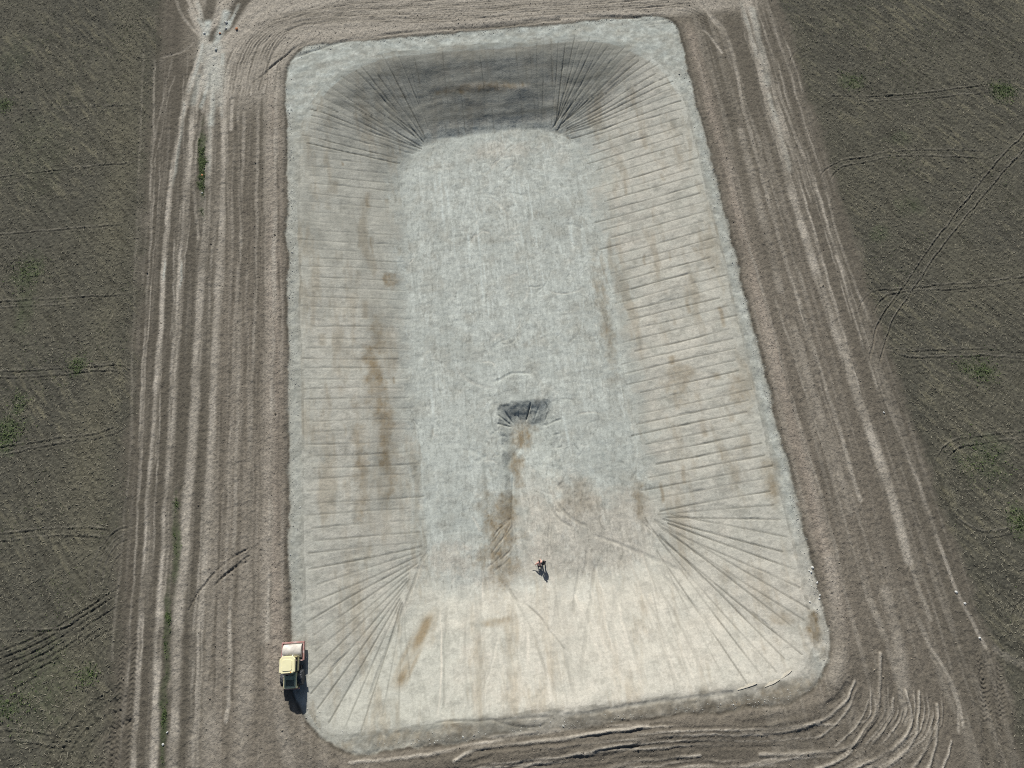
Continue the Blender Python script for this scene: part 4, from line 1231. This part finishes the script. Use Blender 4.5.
for s_ in (-1, 1):
    MB().box(s_ * .55 - .07, s_ * .55 + .07, -2.42, -2.36, 1.48, 1.58, .01).build('tail_lamp', M_TAIL, hood)
    MB().box(min(s_ * .73, s_ * .80), max(s_ * .73, s_ * .80), -2.2, -.55, 1.38, 1.46, .02).build('mudguard', M_BLACK, roller)
MB().box(-.78, .78, -2.52, -2.36, .56, .90, .03).build('rear_bumper', M_RED, roller)
for s_ in (-1, 1):
    cx_ = s_ * .93
    ty = MB().lathe_x([(cx_ - .27, .46), (cx_ - .29, .60), (cx_ - .25, .72), (cx_ - .1, .765), (cx_ + .1, .765), (cx_ + .25, .72), (cx_ + .29, .60), (cx_ + .27, .46)], 0, -1.35, .76, 36)
    for k in range(16):
        a = 2 * math.pi * k / 16
        for q in (-1, 1):
            ty.box(-.13, .13, -.035, .035, -.03, .03, .0, m=Matrix.Translation((cx_ + q * .13, -1.35 + .77 * math.cos(a + q * .1), .76 + .77 * math.sin(a + q * .1))) @ Matrix.Rotation(a + q * .1 - math.pi / 2, 4, 'X') @ rot_z(q * .5))
    wh = ty.build('tyre', M_TYRE, roller)
    MB().lathe_x([(cx_ + s_ * .05, .47), (cx_ + s_ * .24, .47), (cx_ + s_ * .20, .38), (cx_ + s_ * .22, .12)], 0, -1.35, .76, 28).build('rim', M_CREAM, wh)

# ------------------------------------------------------------------ the person on the pit floor
M_SKIN = plain('skin', (.46, .29, .21), .6)
M_VEST = plain('salmon_orange_cloth', (.84, .46, .38), .8, var=.15, scale=9)
M_TROUSER = plain('dark_trousers', (.022, .022, .028), .9, scale=9)
M_HAIR = plain('dark_hair', (.018, .014, .012), .7)
M_BOOT = plain('dusty_boots', (.05, .045, .04), .9, dirt=(.25, .23, .2))
M_REFL = plain('pale_reflective_tape', (.75, .75, .72), .4)
M_POLE = plain('white_pole_paint', (.78, .75, .70), .5)


def skinned(name, pts, edges, radii, mat, parent, levels=2, root=0):
    me = bpy.data.meshes.new(name)
    me.from_pydata([Vector(p) for p in pts], edges, [])
    me.materials.append(mat)
    o = bpy.data.objects.new(name, me)
    COL.objects.link(o)
    o.parent = parent
    sk = o.modifiers.new('skin', 'SKIN')
    sk.use_smooth_shade = True
    for i, r_ in enumerate(radii):
        d = me.skin_vertices[0].data[i]
        d.radius = (r_, r_) if isinstance(r_, (int, float)) else r_
        d.use_root = (i == root)
    sb = o.modifiers.new('subdivision', 'SUBSURF')
    sb.levels = sb.render_levels = levels
    return o


RAD = {'pelvis': (.15, .11), 'waist': (.13, .10), 'chest': (.16, .12), 'neck': .055, 'head': (.085, .10), 'crown': (.07, .075), 'hl': .085, 'kl': .058, 'al': .04, 'tl': .035,
       'hr': .085, 'kr': .058, 'ar': .04, 'tr': .035, 'sl': .062, 'el': .044, 'wl': .03, 'pl': (.038, .022), 'sr': .062, 'er': .044, 'wr': .03, 'pr': (.038, .022)}
E_ = [('pelvis', 'waist'), ('waist', 'chest'), ('chest', 'neck'), ('neck', 'head'), ('head', 'crown'),
      ('pelvis', 'hl'), ('hl', 'kl'), ('kl', 'al'), ('al', 'tl'), ('pelvis', 'hr'), ('hr', 'kr'), ('kr', 'ar'), ('ar', 'tr'),
      ('chest', 'sl'), ('sl', 'el'), ('el', 'wl'), ('wl', 'pl'), ('chest', 'sr'), ('sr', 'er'), ('er', 'wr'), ('wr', 'pr')]
M_LIPS = plain('lips', (.40, .19, .16), .6)


def make_person(px_, py_, J, coat, label, turn=0.0, pack=False, bands=True):
    """a body of one skin, its clothes and hair as children; J holds the joints in metres, the figure faces +Y"""
    person = bpy.data.objects.new('person', None)
    COL.objects.link(person)
    PP = at(px_, py_, -4.35)
    person.location = (PP[0], PP[1], ground_z(*PP) - .01)
    person.rotation_euler = (0, 0, turn)
    tag(person, label, 'person', 'people on the pit floor')
    names = list(J)
    ix = {n_: i for i, n_ in enumerate(names)}
    body = skinned('body', [J[n_] for n_ in names], [(ix[a], ix[b]) for a, b in E_], [RAD[n_] for n_ in names], M_SKIN, person)
    for s_, tip in ((-1, 'pl'), (1, 'pr')):       # five fingers to a hand, closed a little
        P0 = Vector(J[tip])
        for q in range(4):
            a0 = P0 + Vector(((q - 1.5) * .02, .01, 0))
            ln = (.075, .085, .08, .062)[q]
            skinned('finger', [a0, a0 + Vector((0, ln * .45, -.01)), a0 + Vector((0, ln * .75, -.035)), a0 + Vector((0, ln * .8, -.06))], [(0, 1), (1, 2), (2, 3)], [.010, .009, .008, .007], M_SKIN, body, 1)
        a0 = P0 + Vector((-s_ * .032, -.03, 0))
        skinned('thumb', [a0, a0 + Vector((-s_ * .025, .03, -.015)), a0 + Vector((-s_ * .022, .055, -.035))], [(0, 1), (1, 2)], [.012, .010, .009], M_SKIN, body, 1)
    hd = Vector(J['head'])
    MB().ball(hd + Vector((0, .115, -.01)), .018, (1, 1.3, 1.4), 1).build('nose', M_SKIN, body)
    for s_ in (-1, 1):
        MB().ball(hd + Vector((s_ * .033, .095, .03)), .012, (1, .7, .8), 1).build('eye', M_BLACK, body)
        MB().ball(hd + Vector((s_ * .088, .0, .0)), .026, (.4, .8, 1.2), 1).build('ear', M_SKIN, body)
    MB().ball(hd + Vector((0, .095, -.05)), .022, (1.2, .4, .35), 1).build('mouth', M_LIPS, body)
    MB().ball(hd + Vector((0, -.015, .075)), .112, (.92, 1.08, .85), 2).build('hair', M_HAIR, person)
    jk = ['pelvis', 'waist', 'chest', 'neck', 'sl', 'el', 'wl', 'sr', 'er', 'wr']
    je = [('pelvis', 'waist'), ('waist', 'chest'), ('chest', 'neck'), ('chest', 'sl'), ('sl', 'el'), ('el', 'wl'), ('chest', 'sr'), ('sr', 'er'), ('er', 'wr')]
    jr = [(.20, .16), (.19, .155), (.225, .175), .08, .10, .08, .06, .10, .08, .06]
    jack = skinned('jacket', [J[n_] for n_ in jk], [(jk.index(a), jk.index(b)) for a, b in je], jr, coat, person)
    if bands:
        for k in (0, 1):
            c = Vector(J['waist']).lerp(Vector(J['chest']), .05 + .75 * k)
            n_ = 28
            ax, ay = (.185, .155) if k == 0 else (.22, .175)
            MB().tube([(c.x + ax * math.cos(2 * math.pi * i / n_), c.y + ay * math.sin(2 * math.pi * i / n_), c.z - .08 * math.sin(2 * math.pi * i / n_)) for i in range(n_ + 1)], .022, 8).build('reflective_band', M_REFL, jack)
    tk = ['pelvis', 'hl', 'kl', 'al', 'hr', 'kr', 'ar']
    skinned('trousers', [J[n_] for n_ in tk], [(0, 1), (1, 2), (2, 3), (0, 4), (4, 5), (5, 6)], [(.165, .125), .105, .078, .066, .105, .078, .066], M_TROUSER, person)
    for a, b in (('al', 'tl'), ('ar', 'tr')):
        skinned('boot', [Vector(J[a]) + Vector((0, -.05, -.03)), J[a], J[b]], [(0, 1), (1, 2)], [.052, .06, .046], M_BOOT, person, 1, 1)
    return person


M_DARKCOAT = plain('dark_jacket', (.035, .033, .042), .85, scale=9)
STAND = {'pelvis': (0, -.06, .93), 'waist': (0, -.03, 1.08), 'chest': (0, .02, 1.32), 'neck': (0, .07, 1.49), 'head': (0, .12, 1.61), 'crown': (0, .13, 1.74),
         'hl': (-.10, -.06, .90), 'kl': (-.12, .08, .50), 'al': (-.13, .04, .09), 'tl': (-.15, .21, .05),
         'hr': (.10, -.06, .90), 'kr': (.12, -.04, .48), 'ar': (.14, -.22, .10), 'tr': (.16, -.06, .05),
         'sl': (-.20, .02, 1.40), 'el': (-.27, -.02, 1.13), 'wl': (-.24, .16, .94), 'pl': (-.23, .24, .91),
         'sr': (.20, .02, 1.40), 'er': (.26, -.04, 1.12), 'wr': (.26, .10, .90), 'pr': (.25, .17, .86)}
CROUCH = {'pelvis': (0, -.15, .46), 'waist': (0, -.07, .61), 'chest': (0, .12, .82), 'neck': (0, .24, .96), 'head': (0, .33, 1.05), 'crown': (0, .39, 1.16),
          'hl': (-.10, -.15, .44), 'kl': (-.18, .22, .50), 'al': (-.18, .02, .09), 'tl': (-.20, .19, .05),
          'hr': (.10, -.15, .44), 'kr': (.17, .18, .12), 'ar': (.17, -.20, .09), 'tr': (.17, -.33, .05),
          'sl': (-.20, .15, .88), 'el': (-.36, .06, .69), 'wl': (-.49, -.02, .55), 'pl': (-.55, -.02, .52),
          'sr': (.20, .15, .88), 'er': (.30, .34, .66), 'wr': (.18, .50, .48), 'pr': (.16, .57, .45)}
make_person(543.2, 563.6, STAND, M_DARKCOAT, 'person standing in dark clothing on the pit floor, right of the one who crouches', math.radians(20), bands=False)
crouched = make_person(539.2, 564.6, CROUCH, M_VEST, 'person crouching in a salmon orange jacket on the pit floor, holding a pale pole')
pole = bpy.data.objects.new('survey_pole', None)
COL.objects.link(pole)
tag(pole, 'thin pale pole held slanting by the crouching person in the salmon orange jacket', 'pole')
PP = np.array(crouched.location[:2])
hand = Vector(crouched.location) + Vector(CROUCH['pl']) + Vector((0, .055, -.03))
foot = Vector((PP[0] + .02, PP[1] - .78, ground_z(PP[0] + .02, PP[1] - .78)))
dirv = (hand - foot).normalized()
pole.location = foot
MB().tube([dirv * .05, dirv * 1.75], .03, 10).build('shaft', M_POLE, pole)
MB().tube([(0, 0, 0), tuple(dirv * .06)], .008, 8, .022).build('point', M_STEEL, pole)
MB().ball(dirv * 1.78, .05, (1, 1, .7), 2).build('cap', M_STEEL, pole)

# ------------------------------------------------------------------ single stones and lumps
M_STONE = plain('white_limestone', (.70, .70, .67), .85, var=.2, scale=12)
M_BRICK = plain('orange_brick', (.58, .25, .12), .9, var=.25, scale=12)
M_SLAB = plain('cream_clay_slab', (.62, .57, .47), .9, var=.15, scale=6)
LUMPS = [
    ((812.3, 567.5), .26, M_STONE, 'largest white stone at the top of the row on the right rim of the pit', 'stone'),
    ((811.0, 572.0), .22, M_STONE, 'second white stone in the row on the right rim, just below the largest', 'stone'),
    ((809.0, 570.8), .15, M_STONE, 'small white stone on the clay beside the two largest rim stones', 'stone'),
    ((817.0, 582.5), .20, M_STONE, 'lone white stone in the dark groove midway along the right rim row', 'stone'),
    ((819.8, 595.2), .17, M_STONE, 'upper of the close pair of white stones low in the right rim row', 'stone'),
    ((819.2, 598.6), .18, M_STONE, 'lower of the close pair of white stones low in the right rim row', 'stone'),
    ((809.6, 601.8), .17, M_STONE, 'pale stone on the clay crest at the bottom of the right rim row', 'stone'),
    ((883.6, 412.6), .22, M_STONE, 'single white stone on the outer lane of the right-hand track', 'stone'),
    ((955.8, 592.0), .28, M_STONE, 'pale lump on the right-hand track beside the dark headland, farther of two', 'stone'),
    ((964.7, 603.4), .24, M_STONE, 'pale lump on the right-hand track beside the dark headland, nearer of two', 'stone'),
    ((979.5, 638.0), .22, M_STONE, 'pale stone where the outer lane bends into the dark headland', 'stone'),
    ((163.2, 744.4), .24, M_STONE, 'white stone in the near end of the grass strip, the nearer of two', 'stone'),
    ((167.3, 732.3), .18, M_STONE, 'white stone in the near end of the grass strip, the farther of two', 'stone'),
    ((202.2, 193.0), .20, M_STONE, 'small pale stone in the green strip below the orange brick', 'stone'),
    ((202.3, 175.5), .30, M_BRICK, 'small orange brick lump lying in the green strip between the lanes', 'brick'),
    ((236.8, 29.2), .40, M_BRICK, 'orange-red brick lump beside the chalky junction of the lanes', 'brick'),
    ((220.0, 33.5), .26, M_BRICK, 'dull red brick lump between the two chalky lanes at the junction', 'brick'),
    ((204.5, 33.8), .34, M_STONE, 'white rubble stone on the left lane of the chalky junction', 'stone'),
    ((216.0, 49.5), .32, M_STONE, 'white rubble stone where the chalky lanes meet', 'stone'),
    ((226.6, 22.5), .36, M_STONE, 'white rubble stone on the right lane of the chalky junction', 'stone'),
    ((226.0, 28.5), .26, M_STONE, 'smaller white rubble stone just nearer on the right chalky lane', 'stone'),
]
for q, ((px_, py_), size, mat, lab, cat) in enumerate(LUMPS):
    z0 = 0.0
    c = at(px_, py_, z0)
    c = at(px_, py_, ground_z(*c))
    rr = random.Random(q)
    b_ = MB().ball((0, 0, 0), size * .62, (1, .8, .65), 2)
    for v in b_.bm.verts:
        v.co *= rr.uniform(.78, 1.18)
    o = b_.build(cat, mat, None, smooth=False)
    o.location = (c[0], c[1], ground_z(*c) + size * .22)
    o.rotation_euler = (0, 0, rr.uniform(0, 6.28))
    tag(o, lab, cat, 'white stones on the ground' if cat == 'stone' else 'orange brick lumps')
for (a, b, lab) in (((737.5, 690), (757, 683.5), 'longer cream clay slab lying along the near crest, second from the corner'),
                    ((765, 687), (780, 679.5), 'cream clay slab lying along the near crest, closest to the near right corner'),
                    ((781, 679), (792, 670.5), 'short thin cream clay slab curling round the near right corner crest')):
    A_, B_ = at(*a), at(*b)
    d_ = B_ - A_
    L_ = float(np.hypot(*d_))
    nrm = np.array((-d_[1], d_[0])) / L_
    bm_ = MB()
    outl, n_ = [], 9
    rr = random.Random(int(a[0]))
    for i in range(n_):
        t = i / (n_ - 1)
        outl.append((t * L_ - L_ / 2, -.02 - .05 * math.sin(math.pi * t) * rr.uniform(.4, 1.4)))
    for i in range(n_):
        t = 1 - i / (n_ - 1)
        outl.append((t * L_ - L_ / 2, .03 + .13 * math.sin(math.pi * t) * rr.uniform(.4, 1.5)))
    o = bm_.prism(outl, -.1, .07, .02).build('clay_slab', M_SLAB)
    c = (A_ + B_) / 2
    o.location = (c[0], c[1], ground_z(*c))
    o.rotation_euler = (math.radians(-6), 0, math.atan2(d_[1], d_[0]))
    tag(o, lab, 'clay slab', 'clay slabs on the near crest')
